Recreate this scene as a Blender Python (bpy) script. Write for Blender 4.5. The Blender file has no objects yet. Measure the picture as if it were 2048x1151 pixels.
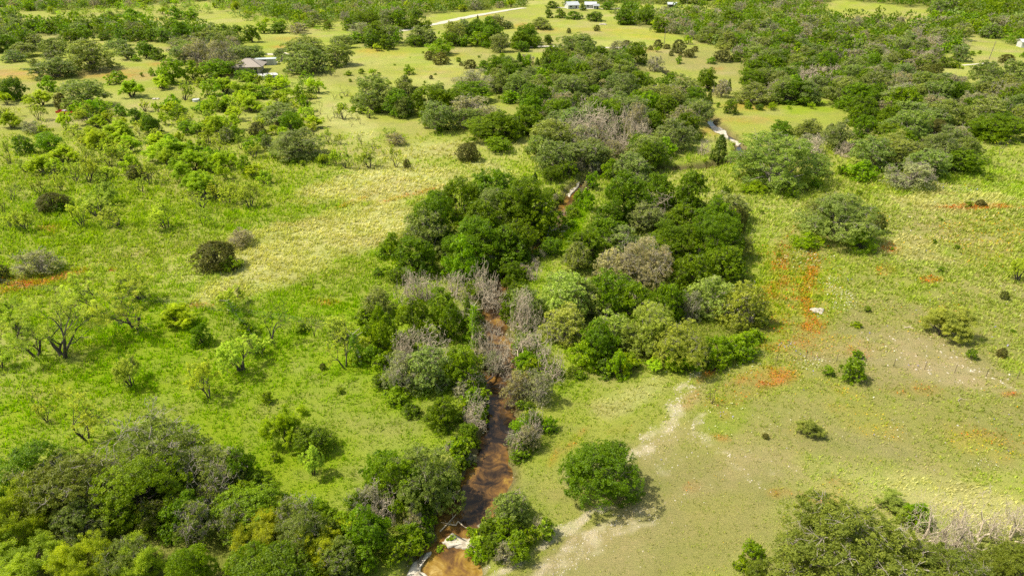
import bpy, math
import numpy as np
from mathutils import Vector

# ------------------------------------------------------------------ camera, sky, sun, exposure
scene = bpy.context.scene
COL = scene.collection
CAMZ = 52.0
PITCH = math.radians(28.0)
FPX = 1365.0            # focal length in photo pixels (2048 wide)
cam_d = bpy.data.cameras.new("camera")
cam_d.sensor_width = 36.0
cam_d.lens = 36.0 * FPX / 2048.0
cam_d.clip_start = 0.5
cam_d.clip_end = 9000.0
cam = bpy.data.objects.new("camera", cam_d)
cam.location = (0, 0, CAMZ)
cam.rotation_euler = (math.radians(90) - PITCH, 0, 0)
COL.objects.link(cam)
scene.camera = cam

SUN_EL = math.radians(56)
sun_dir = Vector((-0.99, 0.06, 0)).normalized() * math.cos(SUN_EL) + Vector((0, 0, math.sin(SUN_EL)))
sd = bpy.data.lights.new("sun", 'SUN')
sd.energy = 3.4
sd.angle = math.radians(0.5)
sd.color = (1.0, 0.95, 0.82)
sun = bpy.data.objects.new("sun", sd)
sun.rotation_euler = sun_dir.to_track_quat('Z', 'Y').to_euler()
sun.location = (-200, 80, 300)
COL.objects.link(sun)

world = bpy.data.worlds.new("World")
scene.world = world
world.use_nodes = True
nt = world.node_tree
bg = nt.nodes['Background']
sky = nt.nodes.new('ShaderNodeTexSky')
sky.sky_type = 'NISHITA'
sky.sun_disc = False
sky.sun_elevation = SUN_EL
sky.sun_rotation = math.atan2(sun_dir.x, sun_dir.y)
sky.air_density = 1.0
sky.dust_density = 2.0
wb = nt.nodes.new('ShaderNodeMix'); wb.data_type = 'RGBA'; wb.blend_type = 'MULTIPLY'; wb.inputs[0].default_value = 1.0
wb.inputs[7].default_value = (1.0, 0.92, 0.70, 1)      # the camera's warm daylight balance
nt.links.new(sky.outputs[0], wb.inputs[6]); nt.links.new(wb.outputs[2], bg.inputs[0])
bg.inputs[1].default_value = 0.15

vs = scene.view_settings
vs.view_transform = 'Standard'
vs.look = 'None'
vs.gamma = 1.0
vs.exposure = 0.88
scene.render.engine = 'CYCLES'
scene.cycles.max_bounces = 5
scene.cycles.diffuse_bounces = 2
scene.cycles.glossy_bounces = 2
scene.cycles.transmission_bounces = 3
scene.cycles.transparent_max_bounces = 4
scene.cycles.use_denoising = False
scene.cycles.sample_clamp_indirect = 4.0

# ------------------------------------------------------------------ noise, projection, terrain
def _hash(ix, iy, s):
    h = (ix.astype(np.int64) * 374761393 + iy.astype(np.int64) * 668265263 + s * 1274126177) & 0xffffffff
    h = ((h ^ (h >> 13)) * 1274126177) & 0xffffffff
    h = (h ^ (h >> 16)) & 0xffffffff
    return h / 4294967295.0

def vnoise(x, y, s=0):
    ix = np.floor(x); iy = np.floor(y)
    fx = x - ix; fy = y - iy
    fx = fx * fx * (3 - 2 * fx); fy = fy * fy * (3 - 2 * fy)
    a = _hash(ix, iy, s); b = _hash(ix + 1, iy, s); c = _hash(ix, iy + 1, s); d = _hash(ix + 1, iy + 1, s)
    return a + (b - a) * fx + (c - a) * fy + (a - b - c + d) * fx * fy

def fbm(x, y, s=0, o=4):
    v = 0; a = 0.5; t = 0
    for i in range(o):
        v = v + a * vnoise(x, y, s + i * 17); t += a; a *= 0.5; x = x * 2.03 + 5.1; y = y * 2.03 + 1.7
    return v / t

CP, SP = math.cos(PITCH), math.sin(PITCH)
def ray(u, v):
    a = (u - 1024) / FPX; b = (575.5 - v) / FPX
    return (a, CP + b * SP, -SP + b * CP)
def hit_plane(u, v, z=0.0):
    dx, dy, dz = ray(u, v)
    t = (z - CAMZ) / dz
    return dx * t, dy * t
def project(x, y, z):
    zz = z - CAMZ
    f = y * CP - zz * SP
    up = y * SP + zz * CP
    f = np.maximum(f, 0.01)
    return 1024 + FPX * x / f, 575.5 - FPX * up / f, f

# the creek: centre line (photo pixel, width in pixels) dropped onto the water level
WATER = -1.25
CREEK_PX = [(880, 1215, 150), (893, 1128, 135), (905, 1088, 60), (918, 1058, 105), (945, 1015, 125), (972, 965, 108), (985, 925, 82), (990, 885, 58), (1003, 845, 66),
            (1003, 800, 66), (1003, 755, 72), (1000, 715, 60), (992, 672, 52), (988, 630, 46), (992, 592, 36), (1010, 560, 28),
            (1050, 520, 24), (1085, 490, 24), (1104, 462, 24), (1118, 432, 24), (1138, 402, 22), (1165, 372, 20), (1215, 350, 18), (1290, 344, 16),
            (1360, 344, 14), (1420, 338, 13), (1470, 322, 12), (1484, 303, 12), (1462, 280, 20), (1440, 264, 26), (1420, 244, 14), (1408, 222, 12),
            (1402, 200, 12), (1380, 170, 10), (1330, 150, 9)]
_cp = []
for (u, v, w) in CREEK_PX:
    x, y = hit_plane(u, v, WATER)
    f = y * CP - (WATER - CAMZ) * SP
    _cp.append((x, y, max(w * 0.5 * .90 * f / FPX - .30, .7)))
_cp = np.array(_cp)
def catmull(P, n=8):
    out = []
    P = np.vstack([2 * P[0] - P[1], P, 2 * P[-1] - P[-2]])
    for i in range(1, len(P) - 2):
        p0, p1, p2, p3 = P[i - 1], P[i], P[i + 1], P[i + 2]
        for k in range(n):
            t = k / n
            out.append(0.5 * ((2 * p1) + (-p0 + p2) * t + (2 * p0 - 5 * p1 + 4 * p2 - p3) * t * t + (-p0 + 3 * p1 - 3 * p2 + p3) * t ** 3))
    out.append(P[-2])
    return np.array(out)
CREEK = catmull(_cp, 5)
def creek_dist(x, y):
    """distance outside the water edge (negative inside)"""
    best = np.full(x.shape, 1e9)
    A = CREEK[:-1]; B = CREEK[1:]
    m = (x > A[:, 0].min() - 30) & (x < A[:, 0].max() + 30) & (y < A[:, 1].max() + 30)
    xs = x[m]; ys = y[m]
    bb = np.full(xs.shape, 1e9)
    for a, b in zip(A, B):
        ex, ey = b[0] - a[0], b[1] - a[1]
        L = ex * ex + ey * ey + 1e-9
        t = np.clip(((xs - a[0]) * ex + (ys - a[1]) * ey) / L, 0, 1)
        d = np.hypot(xs - a[0] - t * ex, ys - a[1] - t * ey) - (a[2] + (b[2] - a[2]) * t)
        bb = np.minimum(bb, d)
    best[m] = bb
    return best

def sstep(a, b, x):
    t = np.clip((x - a) / (b - a), 0, 1)
    return t * t * (3 - 2 * t)

KNOLL = hit_plane(1350, 118)
FIELDHILL = hit_plane(1700, 30)
def height(x, y, cd=None):
    x = np.asarray(x, float); y = np.asarray(y, float)
    if cd is None: cd = creek_dist(x, y)
    h = (fbm(x / 55 + 3.3, y / 55 + 9.1, 5, 3) - 0.5) * 2.2
    h = h + (fbm(x / 9, y / 9, 9, 2) - 0.5) * 0.35
    # knoll with junipers, far fields rising gently, slope that climbs to the right of the creek
    h = h + 2.5 * np.exp(-(((x - KNOLL[0]) / 38) ** 2 + ((y - KNOLL[1]) / 22) ** 2))
    h = h + 4.0 * sstep(420, 900, y) + 10 * sstep(650, 2200, np.hypot(x, y)) + 9 * np.exp(-(((x - FIELDHILL[0] - 80) / 170) ** 2 + ((y - FIELDHILL[1] - 130) / 120) ** 2))
    rs = sstep(3, 17, cd) * sstep(0, 12, x) * (1 - sstep(60, 95, y))
    h = h + rs * 1.5
    near = 1 - sstep(2, 26, cd)
    h = h * (1 - 0.75 * near)
    wob = (fbm(x / 2.3, y / 2.3, 31, 3) - 0.5)
    bank = sstep(-0.5, 2.1, cd + wob * 1.6)
    bed = WATER - 0.35 + wob * 0.25
    return np.where(cd < 6, bed + (h - bed) * bank, h)

def ground_at(x, y):
    return float(height(np.array([x]), np.array([y]))[0])
def hit_ground(u, v):
    x, y = hit_plane(u, v, 0)
    z = 0.0
    for _ in range(6):
        z = ground_at(x, y)
        x, y = hit_plane(u, v, z)
    return x, y, z

# ------------------------------------------------------------------ mesh helpers
def mk_mesh(name, V, F, mats=(), rnd=None, col=None, mat_index=None, smooth=False):
    """V (n,3), F (m,k) with k = 3 or 4; rnd per face, col per face (rgb)"""
    me = bpy.data.meshes.new(name)
    V = np.ascontiguousarray(V, dtype=np.float32); F = np.ascontiguousarray(F, dtype=np.int32)
    n, (m, k) = len(V), F.shape
    me.vertices.add(n); me.vertices.foreach_set('co', V.ravel())
    me.loops.add(m * k); me.loops.foreach_set('vertex_index', F.ravel())
    me.polygons.add(m)
    me.polygons.foreach_set('loop_start', np.arange(m, dtype=np.int32) * k)
    me.polygons.foreach_set('loop_total', np.full(m, k, dtype=np.int32))
    if mat_index is not None: me.polygons.foreach_set('material_index', np.ascontiguousarray(mat_index, dtype=np.int32))
    me.polygons.foreach_set('use_smooth', np.full(m, smooth, dtype=bool))
    if rnd is not None:
        a = me.attributes.new('rnd', 'FLOAT', 'FACE'); a.data.foreach_set('value', np.ascontiguousarray(rnd, dtype=np.float32))
    if col is not None:
        dom = 'POINT' if len(col) == n and len(col) != m else 'FACE'
        a = me.attributes.new('tint', 'FLOAT_VECTOR', dom); a.data.foreach_set('vector', np.ascontiguousarray(col, dtype=np.float32).ravel())
    for mt in mats: me.materials.append(mt)
    me.update(calc_edges=True)
    return me

def link(name, me, parent=None, loc=None, label=None, cat=None, group=None, kind=None):
    o = bpy.data.objects.new(name, me)
    COL.objects.link(o)
    if parent is not None: o.parent = parent
    if loc is not None: o.location = loc
    tag(o, label, cat, group, kind)
    return o
def tag(o, label=None, cat=None, group=None, kind=None):
    if label: o['label'] = label
    if cat: o['category'] = cat
    if group: o['group'] = group
    if kind: o['kind'] = kind

class MB:
    """collects boxes, prisms and bars; every box sits free of its neighbours by a few mm"""
    def __init__(s): s.v = []; s.f = []
    def quad(s, p): n = len(s.v); s.v += [tuple(q) for q in p]; s.f.append((n, n + 1, n + 2, n + 3)); return s
    def hexa(s, p):
        n = len(s.v); s.v += [tuple(q) for q in p]
        for f in ((3, 2, 1, 0), (4, 5, 6, 7), (0, 1, 5, 4), (1, 2, 6, 5), (2, 3, 7, 6), (3, 0, 4, 7)): s.f.append(tuple(n + i for i in f))
        return s
    def box(s, x0, y0, z0, x1, y1, z1):
        return s.hexa([(x0, y0, z0), (x1, y0, z0), (x1, y1, z0), (x0, y1, z0), (x0, y0, z1), (x1, y0, z1), (x1, y1, z1), (x0, y1, z1)])
    def bar(s, a, b, r, r2=None, n=8):
        r2 = r if r2 is None else r2
        a = Vector(a); b = Vector(b); d = (b - a).normalized()
        u = d.orthogonal().normalized(); w = d.cross(u)
        k = len(s.v)
        for p, q in ((a, r), (b, r2)):
            for i in range(n):
                t = 2 * math.pi * i / n
                s.v.append(tuple(p + (u * math.cos(t) + w * math.sin(t)) * q))
        for i in range(n): j = (i + 1) % n; s.f.append((k + i, k + j, k + n + j, k + n + i))
        s.f.append(tuple(k + i for i in reversed(range(n)))); s.f.append(tuple(k + n + i for i in range(n)))
        return s
    def build(s, name, mat, parent=None, **kw):
        me = bpy.data.meshes.new(name); me.from_pydata(s.v, [], s.f); me.materials.append(mat); me.update()
        return link(name, me, parent, **kw)

# ------------------------------------------------------------------ materials
def new_mat(name):
    m = bpy.data.materials.new(name); m.use_nodes = True
    for n in list(m.node_tree.nodes): m.node_tree.nodes.remove(n)
    N = m.node_tree.nodes; L = m.node_tree.links
    out = N.new('ShaderNodeOutputMaterial')
    return m, N, L, out
def nnoise(N, L, scale, detail=4, rough=0.6, vec=None, dist=0.0):
    t = N.new('ShaderNodeTexNoise'); t.inputs['Scale'].default_value = scale; t.inputs['Detail'].default_value = detail
    t.inputs['Roughness'].default_value = rough; t.inputs['Distortion'].default_value = dist
    if vec is not None: L.new(vec, t.inputs['Vector'])
    return t.outputs['Fac']
def nramp(N, L, src, stops):
    r = N.new('ShaderNodeValToRGB'); L.new(src, r.inputs[0]); e = r.color_ramp.elements
    while len(e) < len(stops): e.new(0.5)
    for i, (p, c) in enumerate(stops): e[i].position = p; e[i].color = (*c, 1) if len(c) == 3 else c
    return r.outputs[0]
def nmath(N, L, op, a, b=None, c=None):
    n = N.new('ShaderNodeMath'); n.operation = op
    for i, q in enumerate((a, b, c)):
        if q is None: continue
        if hasattr(q, 'is_linked'): L.new(q, n.inputs[i])
        else: n.inputs[i].default_value = q
    return n.outputs[0]
def nmix(N, L, fac, a, b, mode='MIX'):
    n = N.new('ShaderNodeMix'); n.data_type = 'RGBA'; n.blend_type = mode
    for sock, q in ((n.inputs[0], fac), (n.inputs[6], a), (n.inputs[7], b)):
        if hasattr(q, 'is_linked'): L.new(q, sock)
        elif isinstance(q, (int, float)): sock.default_value = q
        else: sock.default_value = (*q, 1)
    return n.outputs[2]
def nmapr(N, L, src, a, b, c, d):
    n = N.new('ShaderNodeMapRange'); L.new(src, n.inputs[0])
    for i, q in enumerate((a, b, c, d)): n.inputs[i + 1].default_value = q
    return n.outputs[0]

def leaf_material(name, use_attr=False, transl=0.42):
    m, N, L, out = new_mat(name)
    at = N.new('ShaderNodeAttribute'); at.attribute_name = 'rnd'
    if use_attr:
        c0 = N.new('ShaderNodeAttribute'); c0.attribute_name = 'tint'; base = c0.outputs['Vector']
    else:
        oi = N.new('ShaderNodeObjectInfo'); base = oi.outputs['Color']
    v = nmapr(N, L, at.outputs['Fac'], 0, 1, 0.60, 1.62)
    hs = N.new('ShaderNodeHueSaturation'); L.new(base, hs.inputs['Color']); L.new(v, hs.inputs['Value'])
    L.new(nmapr(N, L, at.outputs['Fac'], 0, 1, 0.515, 0.485), hs.inputs['Hue']); hs.inputs['Saturation'].default_value = 1.08
    col = hs.outputs[0]
    p = N.new('ShaderNodeBsdfPrincipled'); L.new(col, p.inputs['Base Color']); p.inputs['Roughness'].default_value = 0.5
    p.inputs['Specular IOR Level'].default_value = 0.25
    t = N.new('ShaderNodeBsdfTranslucent'); L.new(nmix(N, L, 1.0, col, (1.25, 1.35, 0.5), 'MULTIPLY'), t.inputs['Color'])
    mx = N.new('ShaderNodeMixShader'); mx.inputs[0].default_value = transl
    L.new(p.outputs[0], mx.inputs[1]); L.new(t.outputs[0], mx.inputs[2]); L.new(mx.outputs[0], out.inputs[0])
    return m
def bark_material(name, a, b, scale=3.0):
    m, N, L, out = new_mat(name)
    tc = N.new('ShaderNodeTexCoord')
    mp = N.new('ShaderNodeMapping'); mp.inputs['Scale'].default_value = (1, 1, 0.25); L.new(tc.outputs['Object'], mp.inputs[0])
    f = nnoise(N, L, scale * 6, 4, 0.7, mp.outputs[0])
    p = N.new('ShaderNodeBsdfPrincipled'); L.new(nramp(N, L, f, [(0.3, a), (0.7, b)]), p.inputs['Base Color'])
    p.inputs['Roughness'].default_value = 0.9; p.inputs['Specular IOR Level'].default_value = 0.15
    L.new(p.outputs[0], out.inputs[0])
    return m
def plain_material(name, a, b, scale=2.0, rough=0.7, metal=0.0, stretch=(1, 1, 1)):
    m, N, L, out = new_mat(name)
    tc = N.new('ShaderNodeTexCoord'); mp = N.new('ShaderNodeMapping'); mp.inputs['Scale'].default_value = stretch; L.new(tc.outputs['Object'], mp.inputs[0])
    f = nnoise(N, L, scale, 5, 0.65, mp.outputs[0])
    p = N.new('ShaderNodeBsdfPrincipled'); L.new(nramp(N, L, f, [(0.3, a), (0.72, b)]), p.inputs['Base Color'])
    p.inputs['Roughness'].default_value = rough; p.inputs['Metallic'].default_value = metal
    L.new(p.outputs[0], out.inputs[0])
    return m
LEAF = leaf_material('leaf')
LEAF_MASS = leaf_material('leaf_mass', True)
BARK = bark_material('bark_dark', (0.045, 0.035, 0.028), (0.13, 0.11, 0.09))
BARK_GREY = bark_material('bark_weathered', (0.36, 0.29, 0.205), (0.64, 0.54, 0.40))
BARK_TWIG = bark_material('bark_brown_grey', (0.20, 0.17, 0.13), (0.42, 0.365, 0.30))
# ------------------------------------------------------------------ tree shapes (unit: width 1, height 1; scaled per tree)
def unitv(v): return v / (np.linalg.norm(v, axis=-1, keepdims=True) + 1e-9)
def tubes(S, sides):
    """S rows: p0(3) p1(3) r0 r1 -> verts, faces"""
    S = np.asarray(S, float); p0 = S[:, :3]; p1 = S[:, 3:6]; d = unitv(p1 - p0)
    ref = np.where(np.abs(d[:, 2:3]) > 0.9, np.array([[1., 0, 0]]), np.array([[0, 0, 1.]]))
    u = unitv(np.cross(d, ref)); w = np.cross(d, u)
    V = []
    for p, r in ((p0, S[:, 6:7]), (p1, S[:, 7:8])):
        for i in range(sides):
            t = 2 * math.pi * i / sides
            V.append(p + (u * math.cos(t) + w * math.sin(t)) * r)
    V = np.stack(V, 1).reshape(-1, 3)
    n = len(S); base = np.arange(n)[:, None] * 2 * sides
    F = []
    for i in range(sides):
        j = (i + 1) % sides
        F.append(np.concatenate([base + i, base + j, base + sides + j, base + sides + i], 1))
    return V, np.concatenate(F, 0)

def skeleton(rng, stems=3, levels=5, child=(3, 3, 3, 3), lean=0.55, r0=0.022, shrink=0.68, up=0.25, wig=0.28, first=0.3, spread=0.75):
    segs = []; tips = []
    def grow(p, d, L, r, lvl):
        k = 3 if lvl < levels - 1 else 2
        q = p
        mids = []
        for i in range(k):
            d = d + rng.normal(0, wig, 3) * 0.6 + np.array([0, 0, up * 0.35])
            d = d / np.linalg.norm(d)
            nx = q + d * L / k
            if nx[2] < 0.05 and lvl > 0: nx[2] = 0.05 + rng.uniform(0, 0.04)
            ra = r * (1 - 0.45 * i / k); rb = r * (1 - 0.45 * (i + 1) / k)
            segs.append((*q, *nx, ra, rb, lvl)); q = nx; mids.append((q.copy(), d.copy(), rb))
        if lvl >= levels - 1:
            tips.append((*q, *d)); return
        nc = child[min(lvl, len(child) - 1)]
        for c in range(nc):
            mp, md, mr = mids[-1] if c < 2 else mids[rng.integers(0, len(mids))]
            side = rng.normal(0, 1, 3); side -= side.dot(md) * md; side /= np.linalg.norm(side)
            nd = md * (1 - spread * 0.45) + side * spread * rng.uniform(0.6, 1.15) + np.array([0, 0, up * 0.4])
            grow(mp, nd / np.linalg.norm(nd), L * shrink * rng.uniform(0.8, 1.2), mr * 0.72, lvl + 1)
    for s in range(stems):
        a = 2 * math.pi * (s + rng.uniform(0, 0.6)) / stems
        ln = lean * rng.uniform(0.6, 1.2) if stems > 1 else rng.uniform(0, 0.25)
        d = np.array([math.cos(a) * ln, math.sin(a) * ln, 1.0]); d /= np.linalg.norm(d)
        grow(np.array([math.cos(a) * 0.012 * stems, math.sin(a) * 0.012 * stems, -0.03]), d, first * rng.uniform(0.85, 1.15), r0 * (1.2 if stems == 1 else 1), 0)
    return np.array(segs), np.array(tips)

def fit_unit(pts):
    """affine that brings a cloud to width 1 and height 1 (z from 0)"""
    lo = np.percentile(pts, 1.5, 0); hi = np.percentile(pts, 98.5, 0)
    c = (lo + hi) / 2; s = max(hi[0] - lo[0], hi[1] - lo[1])
    return c, s, hi[2]

def leaves(rng, C, Nrm, n_per, rad, size, rnd_c, flat=0.6, elong=0.55, jit=0.8):
    """leaf sprays around clump centres C with outward directions Nrm"""
    k = len(C)
    idx = np.repeat(np.arange(k), n_per)
    m = len(idx)
    off = unitv(rng.normal(0, 1, (m, 3))) * (rng.uniform(0, 1, (m, 1)) ** 0.5)
    n = Nrm[idx]
    off = off - n * (np.sum(off * n, 1, keepdims=True)) * (1 - flat)
    rr = rad[idx][:, None] if hasattr(rad, '__len__') else rad
    P = C[idx] + off * rr
    nn = unitv(n + rng.normal(0, jit, (m, 3)) + off * 0.6)
    a = unitv(np.cross(nn, rng.normal(0, 1, (m, 3)))); b = np.cross(nn, a)
    sz = size * rng.uniform(0.6, 1.4, (m, 1))
    a = a * sz; b = b * sz * elong
    V = np.stack([P - a, P + b, P + a * 1.0, P - b], 1).reshape(-1, 3)
    F = np.arange(m * 4).reshape(-1, 4)
    rnd = np.clip(0.6 * rnd_c[idx] + 0.4 * rng.uniform(0, 1, m) , 0, 1)
    return V, F, rnd

def dome_clumps(rng, lobes, lobe_r, clump_n, clump_r, z_lo=0.10, top=1.0, fill=0.6, prof='dome'):
    """clump centres over a crown made of overlapping billows"""
    L = []
    tries = 0
    ph = rng.uniform(0, 6.28, 3)
    while len(L) < lobes and tries < 5000:
        tries += 1
        a = rng.uniform(0, 2 * math.pi)
        z = rng.uniform(0, 1) ** 0.85
        if prof == 'dome': R = math.sqrt(max(0, 1 - (z * 0.93) ** 2.2))
        elif prof == 'tall': R = math.sin(min(1, z * 0.86 + 0.2) * math.pi) ** 0.6
        elif prof == 'cone': R = (1 - z * 0.92) ** 0.75
        else: R = 1.0
        rr = rng.uniform(0.35 if z < 0.8 else 0, 1) ** 0.45 * R
        r = lobe_r * rng.uniform(0.42, 1.5)
        rr *= 1 + .16 * math.sin(2 * a + ph[0]) + .13 * math.sin(3 * a + ph[1]) + .08 * math.sin(5 * a + ph[2])
        z *= 1 + .10 * math.sin(a + ph[2])
        p = np.array([math.cos(a) * rr * (0.5 - r * 0.8), math.sin(a) * rr * (0.5 - r * 0.8), z_lo + z * (top - z_lo - r)])
        if all(np.linalg.norm((p - q[:3]) * np.array([1, 1, .8])) > (r + q[3]) * 0.52 for q in L): L.append((*p, r))
    L = np.array(L)
    C = []; Nn = []; R = []; tone = []
    for i, (x, y, z, r) in enumerate(L):
        n = max(4, int(clump_n * (r / lobe_r) ** 2))
        d = unitv(rng.normal(0, 1, (n, 3)))
        keep = d[:, 2] > -0.45
        d = d[keep]
        p = np.array([x, y, z]) + d * r * rng.uniform(0.70, 1.16, (len(d), 1))
        ok = np.ones(len(d), bool)
        for j, q in enumerate(L):
            if j != i: ok &= np.linalg.norm(p - q[:3], axis=1) > q[3] * 0.72
        ok &= p[:, 2] > 0.02
        lt = rng.uniform(0, 1)
        p = p[ok]; d = d[ok]
        C.append(p); Nn.append(d); R.append(clump_r * rng.uniform(0.7, 1.3, len(p))); tone.append(np.clip(0.55 * lt + 0.45 * rng.uniform(0, 1, len(p)), 0, 1))
    P_ = np.concatenate(C); lo = np.percentile(P_, 1, 0); hi = np.percentile(P_, 99, 0); cc = (lo + hi) / 2; ex = (hi - lo)
    k = np.array([.97 / ex[0], .97 / ex[1], .98 / hi[2]])
    C = [(q - [cc[0], cc[1], 0]) * k for q in C]; L[:, :3] = (L[:, :3] - [cc[0], cc[1], 0]) * k
    for (x, y, z, r) in L:          # inner foliage closes the billows
        n = max(3, clump_n // 5); d = unitv(rng.normal(0, 1, (n, 3))); p = np.array([x, y, z]) * [.85, .85, 1] + d * r * rng.uniform(.2, .6, (n, 1)); p[:, 2] = np.maximum(p[:, 2], .03)
        C.append(p); Nn.append(d); R.append(clump_r * rng.uniform(1.2, 1.7, n)); tone.append(rng.uniform(.1, .7, n))
    return L, np.concatenate(C), np.concatenate(Nn), np.concatenate(R), np.concatenate(tone)

def limbs_to(rng, L, r0=0.03, base_n=2):
    """trunk and limbs reaching into every billow"""
    S = []
    forks = []
    for s in range(base_n):
        a = rng.uniform(0, 6.28); q = np.array([0., 0, -0.04]); d = np.array([math.cos(a) * .25, math.sin(a) * .25, 1.0])
        for i in range(4):
            d = unitv(d + rng.normal(0, .18, 3)); nx = q + d * 0.085
            S.append((*q, *nx, r0 * (1 - i * 0.12), r0 * (1 - (i + 1) * 0.12), 0)); q = nx; forks.append(q.copy())
    for (x, y, z, r) in L:
        tgt = np.array([x, y, z + r * .3]); f = forks[rng.integers(0, len(forks))]
        q = f; k = 5
        for i in range(k):
            t = (i + 1) / k
            nx = f + (tgt - f) * t + rng.normal(0, 0.018, 3) + np.array([0, 0, 0.04 * math.sin(t * 3.1)])
            S.append((*q, *nx, r0 * .5 * (1 - .8 * i / k), r0 * .5 * (1 - .8 * (i + 1) / k), 1)); q = nx
        for b in range(9):
            e = tgt + unitv(rng.normal(0, 1, 3) + [0, 0, .5]) * r * rng.uniform(.7, 1.2)
            if e[2] > 0.03:
                mdl = tgt + (e - tgt) * .55 + rng.normal(0, r * .12, 3)
                S.append((*tgt, *mdl, r0 * .10, r0 * .05, 3)); S.append((*mdl, *e, r0 * .05, r0 * .03, 3))
                e2 = mdl + unitv(rng.normal(0, 1, 3) + [0, 0, .4]) * r * .6; S.append((*mdl, *e2, r0 * .04, r0 * .025, 3))
    return np.array(S)

PROTO = {}
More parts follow.
